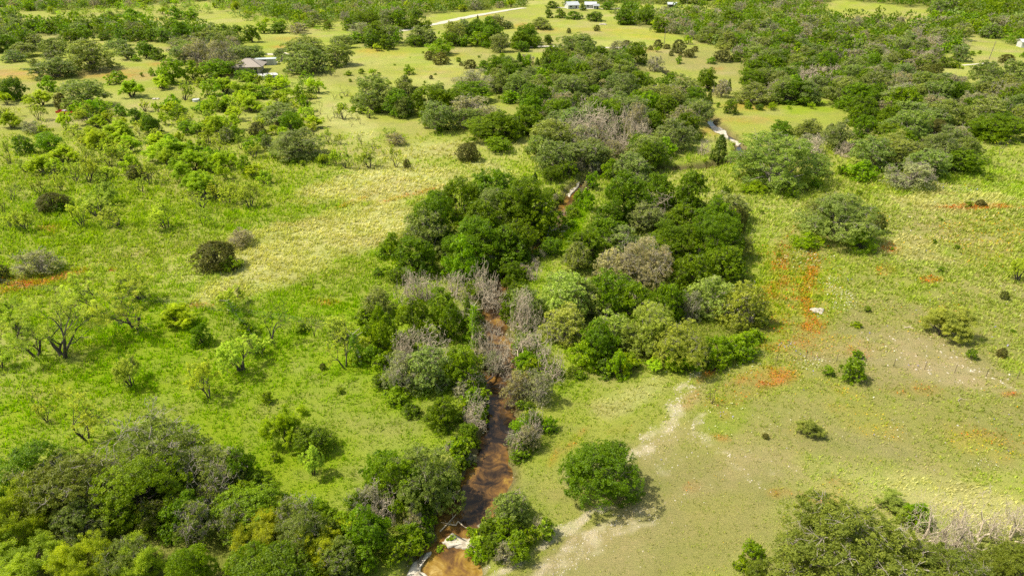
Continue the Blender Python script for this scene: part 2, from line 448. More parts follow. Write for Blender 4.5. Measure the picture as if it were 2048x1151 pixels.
# n = leaf sprays per clump etc. for the three distances a tree is built for
LODS = {'near': dict(c=1.0, n=36, s=1.0), 'mid': dict(c=0.55, n=22, s=1.7), 'far': dict(c=0.22, n=15, s=3.1)}
def proto(kind, lod, var):
    key = (kind, lod, var)
    if key in PROTO: return PROTO[key]
    seed = abs(hash_str(f'{kind}{var}')) % 100000
    rng = np.random.default_rng(seed)
    q = LODS[lod]
    cv = None
    tside = {'near': 6, 'mid': 4, 'far': 3}[lod]
    if kind in 'OGBPS':
        P = {'O': dict(lobes=24, lr=.165, cn=95, cr=.036, s=.0085, z=.07, prof='dome'),
             'G': dict(lobes=22, lr=.165, cn=85, cr=.045, s=.0100, z=.02, prof='dome'),
             'B': dict(lobes=16, lr=.175, cn=60, cr=.055, s=.0125, z=.03, prof='tall'),
             'P': dict(lobes=22, lr=.16, cn=70, cr=.034, s=.0080, z=.08, prof='dome'),
             'S': dict(lobes=9, lr=.24, cn=40, cr=.075, s=.020, z=.02, prof='dome')}[kind]
        L, C, Nn, R, T = dome_clumps(rng, P['lobes'], P['lr'], int(P['cn'] * (1 if lod == 'near' else .6 if lod == 'mid' else .22)), P['cr'] * (1 if lod == 'near' else 1.15 if lod == 'mid' else 1.55), P['z'], prof=P['prof'])
        # a loose, slightly wider core keeps light from falling straight through
        V, F, rnd = leaves(rng, C, Nn, q['n'] if kind != 'P' else int(q['n'] * .8), R, P['s'] * q['s'], T, flat=.55, elong=.6)
        S = limbs_to(rng, L, .030 if kind in 'OP' else .022, 3 if kind in 'OP' else 2)
        if kind == 'P':
            S2, tp = skeleton(rng, 3, 5 if lod != 'far' else 4, (3, 3, 3, 3), .8, .014, .66, .12, .3, .30, .9)
            c, s, h = fit_unit(S2[:, 3:6]); S2[:, :3] = (S2[:, :3] - [c[0], c[1], 0]) / [s, s, h]; S2[:, 3:6] = (S2[:, 3:6] - [c[0], c[1], 0]) / [s, s, h]
            S = np.vstack([S, S2])
        cv = (V, F, rnd)
    elif kind in 'JN':
        k = {'near': 1900, 'mid': 1300, 'far': 240}[lod]
        a = rng.uniform(0, 2 * math.pi, k); z = rng.uniform(0, 1, k) ** .9
        bump = 1 + .16 * np.sin(a * 3 + z * 5 + seed) + .10 * np.sin(a * 7 - z * 9)
        R = (np.clip(1 - (np.abs(z - .33) / .70) ** 2.1, 0, 1)) ** .55 if kind == 'J' else (np.clip(1 - z, 0.02, 1) ** .6) * (.55 + .45 * sstep(0, .2, z))
        rr = R * .47 * bump * rng.uniform(.45, 1.04, k) ** .6
        C = np.stack([np.cos(a) * rr, np.sin(a) * rr, .03 + z * .94], 1)
        Nn = unitv(np.stack([np.cos(a), np.sin(a), .5 + z * .9], 1))
        T = np.clip(.5 + .35 * np.sin(a * 5 + z * 4) + rng.normal(0, .22, k), 0, 1)
        V, F, rnd = leaves(rng, C, Nn, {'near': 26, 'mid': 18, 'far': 14}[lod], np.full(k, .035 if lod != 'far' else .07), (.012 if lod != 'mid' else .009) * q['s'], T, flat=1.0, elong=.45, jit=.7)
        S = []
        for i in range(26 if lod != 'far' else 8):
            aa = rng.uniform(0, 6.28); zz = rng.uniform(.15, .85)
            S.append((0, 0, -.03 + zz * .2, math.cos(aa) * .36 * (1.1 - zz), math.sin(aa) * .36 * (1.1 - zz), zz, .02, .004, 1))
        S.append((0, 0, -.04, 0, 0, .7, .04, .012, 0)); S = np.array(S)
        cv = (V, F, rnd)
    elif kind in 'MYX':
        st = rng.integers(2, 5)
        if kind == 'Y': st = 5
        lv = 5 if lod != 'far' else 4
        S, tp = skeleton(rng, int(st), lv, (3, 3, 4, 3), .62, .027, .72, .14, .30, .34, .8)
        c, s, h = fit_unit(tp[:, :3])
        sc = np.array([1.04 * s, 1.04 * s, 1.0 * h])
        for sl in (slice(0, 3), slice(3, 6)): S[:, sl] = (S[:, sl] - [c[0] * .6, c[1] * .6, 0]) / sc
        tp[:, :3] = (tp[:, :3] - [c[0] * .6, c[1] * .6, 0]) / sc
        S[:, 6:8] *= 1.0
        tw = tp[:, :3]; fine = S[S[:, 8] >= lv - 2][:, 3:6]
        C = np.vstack([tw, fine]); C = C[C[:, 2] > (.34 if kind == 'M' else .16)]
        if kind == 'X': C = C[rng.random(len(C)) < .10]
        elif kind == 'M': C = C[rng.random(len(C)) < .72]
        if kind in 'MY': C = C[vnoise(C[:, 0] * 9 + 5, C[:, 1] * 9 + C[:, 2] * 7, seed) > (.40 if kind == 'M' else .25)]
        T = np.clip(fbm(C[:, 0] * 6 + 3, C[:, 1] * 6, seed, 2) * 1.3 - .15 + rng.normal(0, .12, len(C)), 0, 1)
        Nn = unitv(np.array([0, 0, 1.0]) + rng.normal(0, .5, (len(C), 3)))
        if len(C) < 4: C = tw[:4]; T = T[:4] if len(T) >= 4 else np.full(4, .5); Nn = np.tile([0, 0, 1.], (4, 1))
        V, F, rnd = leaves(rng, C, Nn, {'near': 34, 'mid': 24, 'far': 15}[lod] if kind != 'Y' else {'near': 40, 'mid': 28, 'far': 16}[lod], np.full(len(C), .038 if kind != 'Y' else .055), .0105 * (q['s'] ** .8), T, flat=.75, elong=.30, jit=.9)
        cv = (V, F, rnd)
    elif kind in 'D':
        lv = 6
        S, tp = skeleton(rng, int(rng.integers(2, 4)), lv, (3, 3, 3, 3, 2), 1.0, .034, .74, .0, .40, .28, 1.15)
        c, s, h = fit_unit(tp[:, :3])
        for sl in (slice(0, 3), slice(3, 6)): S[:, sl] = (S[:, sl] - [c[0] * .7, c[1] * .7, 0]) / [s, s, h]
    # wood
    lvl = S[:, 8]
    rmin = {'near': .0016, 'mid': .0022, 'far': .004}[lod]
    if kind in 'DP': rmin *= 1.5
    S[:, 6:8] = np.maximum(S[:, 6:8], rmin)
    Va, Fa = tubes(S[lvl < 2], tside)
    Vb, Fb = tubes(S[lvl >= 2], 3) if (lvl >= 2).any() else (np.zeros((0, 3)), np.zeros((0, 4), int))
    Vw = np.vstack([Va, Vb]); Fw = np.vstack([Fa, Fb + len(Va)])
    bark = BARK_GREY if kind in 'D' else (BARK_TWIG if kind in 'PO' else BARK)
    res = {}
    if lod == 'far' and cv is not None:
        V = np.vstack([Vw, cv[0]]); F = np.vstack([Fw, cv[1] + len(Vw)])
        mi = np.r_[np.zeros(len(Fw), int), np.ones(len(cv[1]), int)]
        rn = np.r_[np.full(len(Fw), .5), cv[2]]
        res['one'] = mk_mesh('tree_far', V, F, (bark, LEAF), rnd=rn, mat_index=mi)
    else:
        res['trunk'] = mk_mesh('trunk', Vw, Fw, (bark,), rnd=np.full(len(Fw), .5), smooth=True)
        if cv is not None: res['crown'] = mk_mesh('crown', cv[0], cv[1], (LEAF,), rnd=cv[2])
    PROTO[key] = res
    return res
def hash_str(s):
    h = 7
    for ch in s: h = (h * 131 + ord(ch)) % 2147483647
    return h

KIND = {  # name, category, colour, look, number of shapes
 'O': ('live_oak', 'oak tree', (0.225, 0.275, 0.078), 8),
 'G': ('broadleaf_tree', 'leafy tree', (0.138, 0.212, 0.015), 6),
 'B': ('bright_leaf_tree', 'bright tree', (0.215, 0.325, 0.022), 4),
 'Y': ('mesquite_thicket', 'thicket', (0.360, 0.455, 0.045), 4),
 'M': ('mesquite_tree', 'mesquite', (0.410, 0.475, 0.085), 6),
 'X': ('bare_tree', 'bare tree', (0.42, 0.48, 0.07), 4),
 'J': ('juniper_bush', 'juniper', (0.118, 0.122, 0.028), 3),
 'N': ('juniper_spire', 'upright juniper', (0.14, 0.20, 0.035), 2),
 'P': ('greying_oak', 'greying oak', (0.330, 0.325, 0.185), 4),
 'D': ('dead_tree', 'dead tree', (0.3, 0.28, 0.25), 5),
 'S': ('low_shrub', 'shrub', (0.19, 0.27, 0.025), 3),
}
HLIM = {'O': (.40, .90), 'G': (.42, 1.0), 'B': (.46, 1.5), 'Y': (.5, .95), 'M': (.5, 1.3), 'X': (.5, 1.9), 'J': (.55, 1.15), 'N': (1.4, 4), 'P': (.5, 1.0), 'D': (.5, 1.15), 'S': (.5, 1.2)}
def solve_bbox(k, x0, y0, x1, y1):
    """box around a tree in the photo -> its foot on the ground, width and height in metres"""
    cu = (x0 + x1) / 2; w = x1 - x0
    lo, hi = HLIM[k]
    foot = k in 'MXD'
    y = float(y1)
    best = None
    for it in range(60):
        gx, gy, gz = hit_ground(cu, y)
        f = gy * CP - (gz - CAMZ) * SP
        W = w * f / FPX
        if not foot:
            n = math.hypot(gx, gy); gx += gx / n * W * .38; gy += gy / n * W * .38; gz = ground_at(gx, gy)
            f = gy * CP - (gz - CAMZ) * SP; W = w * f / FPX
        # height from the top edge
        dx, dy, dz = ray(cu, y0)
        d = math.hypot(gx, gy) + (0.12 * W if not foot else 0)
        t = d / math.hypot(dx, dy)
        H = CAMZ + dz * t - gz
        best = (gx, gy, gz, W, H)
        r = H / max(W, .01)
        if r < lo and y < 1700: y += max(1.0, w * .03)
        elif r > hi and y > y0 + 1: y -= max(.5, w * .02)
        else: break
    gx, gy, gz, W, H = best
    return gx, gy, gz, W, float(np.clip(H, lo * W, hi * W))

def make_tree(k, x, y, z, W, H, px, seed, var=None, tint=None):
    name, cat, colr, nv = KIND[k]
    rng = np.random.default_rng(seed)
    lod = 'near' if px > 105 else 'mid' if px > 42 else 'far'
    if k == 'S' and lod == 'near': lod = 'mid'
    if k == 'D' and lod == 'far': lod = 'mid'
    v = int(rng.integers(0, nv)) if var is None else var
    pr = proto(k, lod, v)
    c = np.array(tint if tint is not None else colr) * rng.uniform(.86, 1.16)
    c = c * np.array([rng.uniform(.92, 1.12), 1.0, rng.uniform(.75, 1.08)])
    col = (float(c[0]), float(c[1]), float(c[2]), 1)
    rz = float(rng.uniform(0, 6.28))
    if 'one' in pr:
        o = link(name, pr['one']); o.color = col
        o.location = (x, y, z); o.rotation_euler = (0, 0, rz); o.scale = (W, W, H)
        root = o
    else:
        root = bpy.data.objects.new(name, None); COL.objects.link(root); root.empty_display_size = .1
        root.location = (x, y, z); root.rotation_euler = (0, 0, rz); root.scale = (W, W, H)
        t = link('trunk', pr['trunk'], root); t.color = col
        if 'crown' in pr: t2 = link('crown', pr['crown'], root); t2.color = col
    sx, sy = rng.uniform(.90, 1.10), rng.uniform(.88, 1.08)
    root.scale = (W * sx, W * sy, H)
    root['category'] = cat
    return root
# ------------------------------------------------------------------ what grows where (patches laid on the ground)
# type, centre u v, radii, turn in degrees, strength
PATCH = """
lush 380 700 420 130 -8 1
lush 600 830 330 200 0 1
lush 650 620 180 70 -10 1
lush 150 880 300 120 0 .9
lush 830 640 80 60 0 .8
lush 1150 420 26 60 12 1
lush 1130 470 20 45 10 1
lush 1025 640 30 50 0 1
lush 1040 690 40 50 0 .8
lush 1130 760 60 40 0 .7
lush 480 440 90 26 0 .6
lush 80 430 90 40 0 .5
lush 1640 590 60 80 0 .45
lush 1540 640 40 80 0 .5
lush 1450 830 60 50 0 .5
lush 1640 210 120 16 -5 .8
lush 1380 320 90 12 -5 .8
lush 1700 190 110 14 0 .4
lush 700 70 60 8 0 .7
lush 1020 270 80 10 0 .4
lush 600 380 60 12 0 .5
lush 1060 205 40 20 40 .8
lush 1880 500 40 20 0 .6
dry 640 480 230 60 -16 1
dry 760 370 180 38 -8 1
dry 860 300 120 22 -5 .6
dry 700 240 70 30 30 .6
dry 500 570 130 26 -14 .8
dry 980 340 60 18 10 .7
dry 350 320 60 12 0 .4
dry 560 215 40 8 0 .3
dry 200 870 200 50 -20 .12
dry 1960 1010 140 46 18 1
dry 1860 980 120 40 10 .6
dry 1250 800 90 30 -25 .7
dry 1180 940 60 50 -40 .55
dry 1820 500 90 30 10 .6
dry 1900 400 160 30 0 .4
dry 900 660 8 8 0 .3
olive 1800 720 230 140 20 1
olive 1400 960 300 170 -20 .9
olive 1850 480 260 110 0 .55
olive 1960 640 180 110 0 .6
tan 1900 470 140 24 10 .3
tan 1780 900 160 20 20 .35
tan 1440 960 120 18 -20 .35
olive 1750 860 330 90 5 .8
olive 1300 1090 330 80 -10 1
olive 1600 1080 260 90 0 .6
olive 1980 820 120 80 0 .8
olive 1380 125 100 16 8 .7
olive 720 160 60 12 0 .5
tan 1870 720 130 40 24 .75
tan 1760 690 60 40 0 .5
tan 1560 930 90 34 20 .45
tan 1150 1100 150 26 -32 .9
tan 1240 1080 140 70 -30 .45
tan 1330 880 30 60 40 .5
tan 1390 790 60 18 -45 .5
tan 1480 92 90 9 10 .95
tan 1400 22 60 6 0 .8
tan 1360 35 40 7 0 .5
tan 120 45 150 8 0 .5
tan 330 52 80 7 0 .5
tan 1790 40 110 8 2 .5
tan 1935 48 22 9 20 .9
tan 1980 120 50 12 0 .5
tan 220 135 60 9 0 .4
tan 170 235 90 12 -8 .5
tan 300 215 60 10 0 .6
tan 760 130 60 10 0 .2
tan 1380 25 50 6 0 .5
tan 540 108 24 5 0 .4
bare 1300 885 44 20 -35 1
bare 1350 830 18 34 38 .9
bare 1395 850 26 14 -60 .9
bare 1380 768 34 10 -55 .7
bare 1105 1075 75 9 -33 1.5
bare 1020 1135 80 14 -33 1.5
bare 1185 1030 50 7 -25 1.5
bare 1420 880 14 6 50 .5
bare 1440 910 26 6 40 .4
bare 1590 940 26 6 35 .45
bare 1930 730 60 5 28 .5
bare 1560 950 30 10 30 .35
bare 1165 1090 130 24 -33 .85
bare 1250 1055 110 18 -28 .6
bare 1120 1135 110 20 -30 .8
bare 1330 1010 60 12 -30 .4
bare 1352 800 16 40 35 .8
bare 1410 748 30 6 -45 .6
bare 1270 910 30 14 -50 .8
bare 1330 860 30 30 40 .6
bare 1400 880 70 14 25 .5
bare 1350 920 60 12 -20 .45
bare 1150 1050 50 12 -38 1.2
bare 960 1140 40 10 -30 1.2
bare 1500 960 60 8 30 .35
bare 1990 760 60 5 20 .4
red 1560 545 22 60 10 .6
red 1590 620 80 120 0 .28
red 1480 780 90 26 -20 .3
red 1960 870 80 16 10 .35
red 1830 780 60 14 0 .3
red 1720 700 60 14 0 .25
red 1625 540 14 36 0 .8
red 1612 600 18 60 0 .75
red 1580 690 70 16 -4 .4
red 1625 650 26 22 0 .95
red 1560 560 24 18 0 .6
red 1545 600 26 40 0 .55
red 1535 755 56 20 -8 1
red 1420 745 34 10 -38 .9
red 1380 800 12 24 40 .7
red 1450 830 12 10 0 .7
red 1620 645 20 30 0 .7
red 1440 875 22 7 10 .7
red 1385 972 14 10 0 .7
red 1560 985 26 12 0 .7
red 1640 1000 50 12 12 .7
red 1665 975 40 20 12 .35
red 1860 560 22 8 0 .8
red 1780 495 24 14 0 .45
red 1770 540 20 10 0 .35
red 1960 413 70 6 0 .8
red 2020 788 16 5 0 .85
red 1150 880 40 10 -45 .5
red 1240 860 30 8 -10 .4
red 1110 910 10 30 30 .5
red 40 570 80 14 -8 .9
red 140 548 50 8 -18 .7
red 225 540 12 4 0 .7
red 400 612 30 6 0 .5
red 100 458 30 12 0 .3
red 645 605 30 8 0 .4
red 40 150 60 12 0 .8
red 230 152 80 8 0 .8
red 320 128 26 4 0 .8
red 250 143 50 6 0 .6
red 590 78 50 6 0 .45
red 560 94 22 4 0 .9
red 745 102 30 5 0 .35
red 860 145 90 14 0 .18
red 315 38 26 3 0 .6
red 1050 52 20 6 0 .9
red 1080 60 50 6 0 .5
red 970 30 20 2 0 .8
red 1190 60 90 5 0 .25
red 1280 100 40 6 0 .5
red 1500 212 60 10 0 .6
red 1570 205 30 6 0 .5
red 1490 240 70 8 0 .45
red 1420 265 20 10 0 .6
red 1440 138 20 4 0 .6
red 1850 40 40 5 5 .6
red 1700 34 60 4 0 .35
red 990 146 14 4 0 .8
red 900 110 30 6 0 .3
red 820 390 60 5 -14 .4
red 690 410 50 5 -20 .3
red 760 105 60 8 0 .2
yellow 745 103 30 6 0 .7
yellow 780 110 50 6 0 .4
yellow 1290 75 36 5 6 .9
yellow 1270 66 70 12 0 .45
yellow 1700 790 60 14 30 .4
yellow 1730 840 80 30 20 .45
yellow 1620 860 40 16 0 .35
yellow 1760 870 60 10 10 .5
yellow 1960 890 90 26 12 .5
yellow 1640 690 70 24 0 .25
yellow 1640 590 60 50 0 .2
yellow 1545 740 40 14 0 .4
yellow 1950 480 110 50 0 .25
yellow 1900 620 50 10 0 .35
yellow 980 1160 20 40 0 .1
white 1655 565 24 14 0 .7
white 1680 600 36 26 0 .45
white 1640 630 10 8 0 .5
white 1620 728 40 14 0 .6
white 1500 740 40 10 0 .35
white 1790 870 40 20 0 .35
white 1980 930 40 12 10 .5
white 1480 840 160 60 10 .12
white 1600 520 60 20 0 .3
white 1410 985 60 30 0 .15
blue 1440 828 16 8 0 .9
blue 1570 690 20 9 0 .8
blue 1700 560 14 5 0 .6
blue 1500 730 24 8 0 .4
blue 1760 872 14 6 0 .6
blue 1600 700 30 8 0 .35
blue 2010 900 20 6 10 .6
blue 1620 715 30 8 0 .4
blue 1900 375 80 10 0 .2
blue 1680 170 60 5 0 .1
"""
PT = {}
for ln in PATCH.strip().splitlines():
    t = ln.split(); PT.setdefault(t[0], []).append([float(q) for q in t[1:]])
def pmask(kind, u, v, f, edge):
    m = np.zeros(u.shape)
    for (cu, cv, ru, rv, rot, st) in PT.get(kind, []):
        r = math.radians(rot); c, s = math.cos(r), math.sin(r)
        sel = (np.abs(u - cu) < (ru + rv) * 1.7) & (np.abs(v - cv) < (ru + rv) * 1.7) & (f > 5)
        if not sel.any(): continue
        du = u[sel] - cu; dv = v[sel] - cv
        a = (du * c + dv * s) / ru; b = (-du * s + dv * c) / rv
        d = np.sqrt(a * a + b * b) + (edge[sel] - .5) * 1.15
        m[sel] = np.maximum(m[sel], st * (1 - sstep(.55 if kind != 'red' else .25, 1.25 if kind != 'red' else 1.5, d)))
    return m

# closed woods (photo polygons), density and mix of kinds
WOODS = [
 ([(-60, -60), (420, -60), (420, 2), (300, 12), (200, 17), (60, 24), (-60, 12)], 7.5, 'OGBYOGP'),
 ([(420, -60), (1070, -60), (1052, 12), (960, 22), (880, 27), (800, 40), (770, 48), (700, 52), (690, 42), (620, 46), (560, 40), (470, 20), (420, 8)], 7.0, 'OGBGPYO'),
 ([(1075, -60), (1700, -60), (1660, 6), (1600, 8), (1500, 20), (1440, 16), (1380, 10), (1230, 8), (1140, 8)], 8.0, 'OGOBG'),
 ([(1225, 24), (1300, 30), (1440, 24), (1500, 12), (1640, 4), (1650, 30), (1675, 46), (1760, 44), (1850, 50), (1900, 60), (1935, 70), (1930, 92), (1880, 118), (1850, 150), (1800, 162), (1740, 160), (1650, 195), (1500, 190), (1488, 150), (1470, 110), (1430, 92), (1400, 84), (1330, 64), (1240, 46)], 6.6, 'OGGOPGBOGPD'),
 ([(1640, -60), (2110, -60), (2110, 38), (2000, 42), (1960, 38), (1880, 36), (1850, 18), (1760, 8), (1640, -2)], 8.0, 'GGOG'),
 ([(1850, 40), (1990, 40), (2110, 44), (2110, 92), (2020, 92), (1990, 78), (1950, 72), (1900, 60)], 7.0, 'OBYGPB'),
 ([(70, 50), (200, 52), (330, 62), (420, 60), (470, 80), (480, 95), (340, 96), (320, 80), (200, 76), (60, 70)], 7.5, 'GGOBG'),
 ([(-60, 44), (40, 50), (60, 80), (60, 100), (-60, 110)], 8, 'OGO'),
 ([(345, 85), (480, 88), (500, 130), (440, 150), (370, 125)], 8, 'OPO'),
 ([(720, 84), (1000, 84), (1100, 86), (1090, 97), (900, 96), (830, 94), (730, 96)], 9, 'GBGOG'),
 ([(990, 150), (1110, 120), (1290, 125), (1310, 190), (1400, 205), (1380, 300), (1290, 370), (1180, 360), (1100, 360), (1060, 300), (1040, 220), (990, 200)], 7.5, 'OGGBOP'),
 ([(1500, 110), (1640, 120), (1860, 140), (1850, 165), (1740, 172), (1730, 260), (1690, 210), (1650, 195), (1500, 190)], 7.0, 'OGPOGD'),
 ([(1740, 180), (1990, 180), (2050, 210), (2040, 270), (1950, 280), (1940, 320), (1780, 330), (1740, 260)], 8, 'OGOP'),
 ([(800, 470), (1080, 440), (1090, 500), (1000, 560), (900, 570), (800, 540)], 8, 'GGOG'),
 ([(1190, 420), (1480, 420), (1490, 540), (1510, 680), (1400, 720), (1200, 720), (1120, 640), (1130, 540)], 7.5, 'OGOGP'),
 ([(-60, 960), (60, 940), (400, 920), (520, 1020), (640, 1100), (640, 1230), (-60, 1230)], 7.0, 'OGYOGP'),
]
BRUSH = [   # open brush, wider spacing
 ([(170, 225), (650, 215), (640, 250), (560, 300), (480, 340), (520, 400), (440, 410), (380, 360), (270, 350), (130, 330), (80, 280)], 7.5, 'YMYYBYM'),
 ([(385, 165), (500, 170), (620, 165), (600, 215), (420, 225)], 7.0, 'YBYYG'),
 ([(60, 20), (420, 10), (420, 30), (250, 40), (100, 34)], 10, 'YBO'),
 ([(420, 12), (690, 30), (680, 62), (600, 66), (480, 40)], 8.5, 'YBGO'),
 ([(0, 300), (120, 330), (400, 400), (430, 450), (0, 470)], 14, 'MX'),
 ([(420, 600), (660, 600), (700, 700), (430, 800), (230, 780)], 12, 'MX'),
 ([(0, 700), (230, 760), (260, 860), (0, 840)], 11, 'MX'),
 ([(560, 180), (700, 170), (820, 240), (820, 300), (600, 300)], 15, 'XM'),
 ([(700, 100), (1100, 110), (1000, 200), (660, 240)], 15, 'S'),
 ([(1450, 400), (2060, 330), (2060, 780), (1600, 760)], 15, 'S'),
 ([(300, 700), (750, 760), (800, 900), (500, 900)], 9, 'S'),
 ([(1200, 20), (1440, 20), (1500, 90), (1300, 90)], 26, 'SY'),
 ([(-60, 205), (130, 240), (60, 300), (-60, 300)], 12, 'YM'),
]
def in_poly(P, u, v):
    c = np.zeros(u.shape, bool); n = len(P); j = n - 1
    for i in range(n):
        xi, yi = P[i]; xj, yj = P[j]
        if yi != yj:
            c ^= ((yi > v) != (yj > v)) & (u < (xj - xi) * (v - yi) / (yj - yi) + xi)
        j = i
    return c

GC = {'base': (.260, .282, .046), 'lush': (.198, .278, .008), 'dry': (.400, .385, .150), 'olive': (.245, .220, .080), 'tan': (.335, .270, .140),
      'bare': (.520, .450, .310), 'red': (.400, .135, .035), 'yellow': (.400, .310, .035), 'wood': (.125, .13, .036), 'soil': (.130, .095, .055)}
GC = {k: np.array(v) for k, v in GC.items()}
def ground_info(x, y, z, cd):
    u, v, f = project(x, y, z)
    edge = fbm(x / 3.1, y / 3.1, 77, 4) * .65 + fbm(x / 11, y / 11, 78, 3) * .35
    return u, v, f, edge
def mixc(c, k, m): return c * (1 - m[:, None]) + GC[k] * m[:, None]
def ground_color(x, y, z, cd, masks=None):
    u, v, f, edge = ground_info(x, y, z, cd)
    c = np.tile(GC['base'], (len(x), 1))
    n1 = fbm(x / 26, y / 26, 40, 4); n2 = fbm(x / 60 + 8, y / 60, 41, 3)
    far = sstep(160, 300, y)
    c = mixc(c, 'dry', np.clip((n1 - .50) * 3.2, 0, 1) * .55 * (1 - .2 * far))
    c = mixc(c, 'lush', np.clip((n2 - .52) * 4, 0, 1) * .5 * (1 - far))
    c = mixc(c, 'olive', np.clip((fbm(x / 35, y / 35, 43, 3) - .52) * 4, 0, 1) * (.25 + .35 * far))
    out = {}
    for k in ('olive', 'lush', 'dry', 'tan'):
        m = pmask(k, u, v, f, edge) * (.70 + .29 * sstep(.35, .62, fbm(x / 7 + len(k), y / 4.5, 50 + len(k), 4))); c = mixc(c, k, m); out[k] = m
    # trampled, duller grass and faint trails everywhere; old fields far off have more of it
    c = mixc(c, 'tan', np.clip((fbm(x / 14 + 2, y / 9, 61, 5) - .54) * 4.5, 0, 1) * (.28 + .30 * far))
    c = mixc(c, 'olive', np.clip((fbm(x / 5 + 7, y / 3.5, 62, 4) - .55) * 5, 0, 1) * .38)
    c = mixc(c, 'lush', np.clip((fbm(x / 20 + 7, y / 12, 63, 4) - .53) * 5, 0, 1) * .45 * far)
    for k, s in (('yellow', .45), ('red', .52)):
        m = pmask(k, u, v, f, edge)
        brk = sstep(.32, .56, fbm(x / 1.7, y / 1.7, 90 + len(k), 3))
        c = mixc(c, k, m * s * (.35 + .65 * brk)); out[k] = m * (.3 + .7 * brk)
    w1 = (fbm(x / 2.1 + 4, y / 2.1, 120, 3) - .5) * 46; w2 = (fbm(x / 2.1, y / 2.1 + 9, 121, 3) - .5) * 30
    m = pmask('bare', u + w1, v + w2, f, edge); mb = np.clip(m * 1.15 - (1 - sstep(.35, .65, .5 * fbm(x / 3.2, y / 1.4, 92, 4) + .5 * fbm(x / .8, y / .8, 93, 3))) * 1.25, 0, 1) * .66
    c = mixc(c, 'bare', mb); out['bare'] = m
    for k in ('white', 'blue'): out[k] = pmask(k, u, v, f, edge)
    # earth and stones down the creek banks
    bk = sstep(2.6, .2, cd + (edge - .5) * 2.2) * (cd < 6)
    c = mixc(c, 'soil', np.clip(bk * .85, 0, 1)); out['bank'] = bk
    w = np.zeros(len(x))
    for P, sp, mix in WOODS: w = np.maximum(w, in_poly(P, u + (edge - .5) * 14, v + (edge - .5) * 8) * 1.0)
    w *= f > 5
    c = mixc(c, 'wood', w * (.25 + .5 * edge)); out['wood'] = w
    return c, out

def axis(parts):
    a = [parts[0][0]]
    for s, e, st in parts:
        n = max(1, int(round((e - s) / st))); a += list(np.linspace(s, e, n + 1)[1:])
    return np.array(a)
gx = axis([(-4000, -1500, 250), (-1500, -600, 45), (-600, -250, 7), (-250, -100, 2.0), (-100, -42, .8), (-42, 62, .45), (62, 120, .8), (120, 260, 2.0), (260, 600, 7), (600, 1500, 45), (1500, 4000, 250)])
gy = axis([(-400, -40, 40), (-40, 18, 3), (18, 110, .42), (110, 170, .8), (170, 260, 1.5), (260, 420, 3), (420, 800, 8), (800, 1800, 50), (1800, 6000, 300)])
X, Y = np.meshgrid(gx, gy)
xf, yf = X.ravel(), Y.ravel()
cdf = creek_dist(xf, yf)
zf = height(xf, yf, cdf)
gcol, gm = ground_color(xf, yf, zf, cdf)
nx, ny = len(gx), len(gy)
ii = (np.arange(ny - 1)[:, None] * nx + np.arange(nx - 1)[None]).ravel()
GF = np.stack([ii, ii + 1, ii + nx + 1, ii + nx], 1)

m, N, L, out = new_mat('ground')
at = N.new('ShaderNodeAttribute'); at.attribute_name = 'tint'
tc = N.new('ShaderNodeTexCoord'); pos = tc.outputs['Object']
mpa = N.new('ShaderNodeMapping'); mpa.inputs['Scale'].default_value = (.9, 2.6, 1); mpa.inputs['Rotation'].default_value = (0, 0, .35); L.new(pos, mpa.inputs[0])
f1 = nnoise(N, L, 2.6, 5, .75, mpa.outputs[0], 1.2)
f2 = nnoise(N, L, .38, 6, .65, pos, .4)
f3 = nnoise(N, L, 11.0, 3, .7, pos)
f4 = nnoise(N, L, .11, 5, .6, pos)
col = nmix(N, L, nmapr(N, L, f2, .35, .68, 0, .55), at.outputs['Vector'], nmix(N, L, 1.0, at.outputs['Vector'], (.74, .90, .60), 'MULTIPLY'))
col = nmix(N, L, nmapr(N, L, f1, .50, .78, 0, .65), col, nmix(N, L, 1.0, col, (1.38, 1.28, 1.45), 'MULTIPLY'))
col = nmix(N, L, nmapr(N, L, f1, .46, .25, 0, .75), col, nmix(N, L, 1.0, col, (.66, .76, .58), 'MULTIPLY'))
col = nmix(N, L, nmapr(N, L, f3, .5, .72, 0, .5), col, nmix(N, L, 1.0, col, (1.3, 1.26, 1.3), 'MULTIPLY'))
col = nmix(N, L, nmapr(N, L, f4, .40, .65, 0, .35), col, nmix(N, L, 1.0, col, (1.25, 1.08, 1.2), 'MULTIPLY'))
p = N.new('ShaderNodeBsdfPrincipled'); L.new(col, p.inputs['Base Color']); p.inputs['Roughness'].default_value = .95; p.inputs['Specular IOR Level'].default_value = .1
bp = N.new('ShaderNodeBump'); bp.inputs['Strength'].default_value = .9; bp.inputs['Distance'].default_value = .22
L.new(nmath(N, L, 'ADD', f1, nmath(N, L, 'MULTIPLY', f3, .5)), bp.inputs['Height']); L.new(bp.outputs[0], p.inputs['Normal'])
L.new(p.outputs[0], out.inputs[0])
GROUND = m
link('ground', mk_mesh('ground', np.stack([xf, yf, zf], 1), GF, (GROUND,), col=gcol, smooth=True), kind='structure', label='green and straw coloured pasture ground with flower patches')

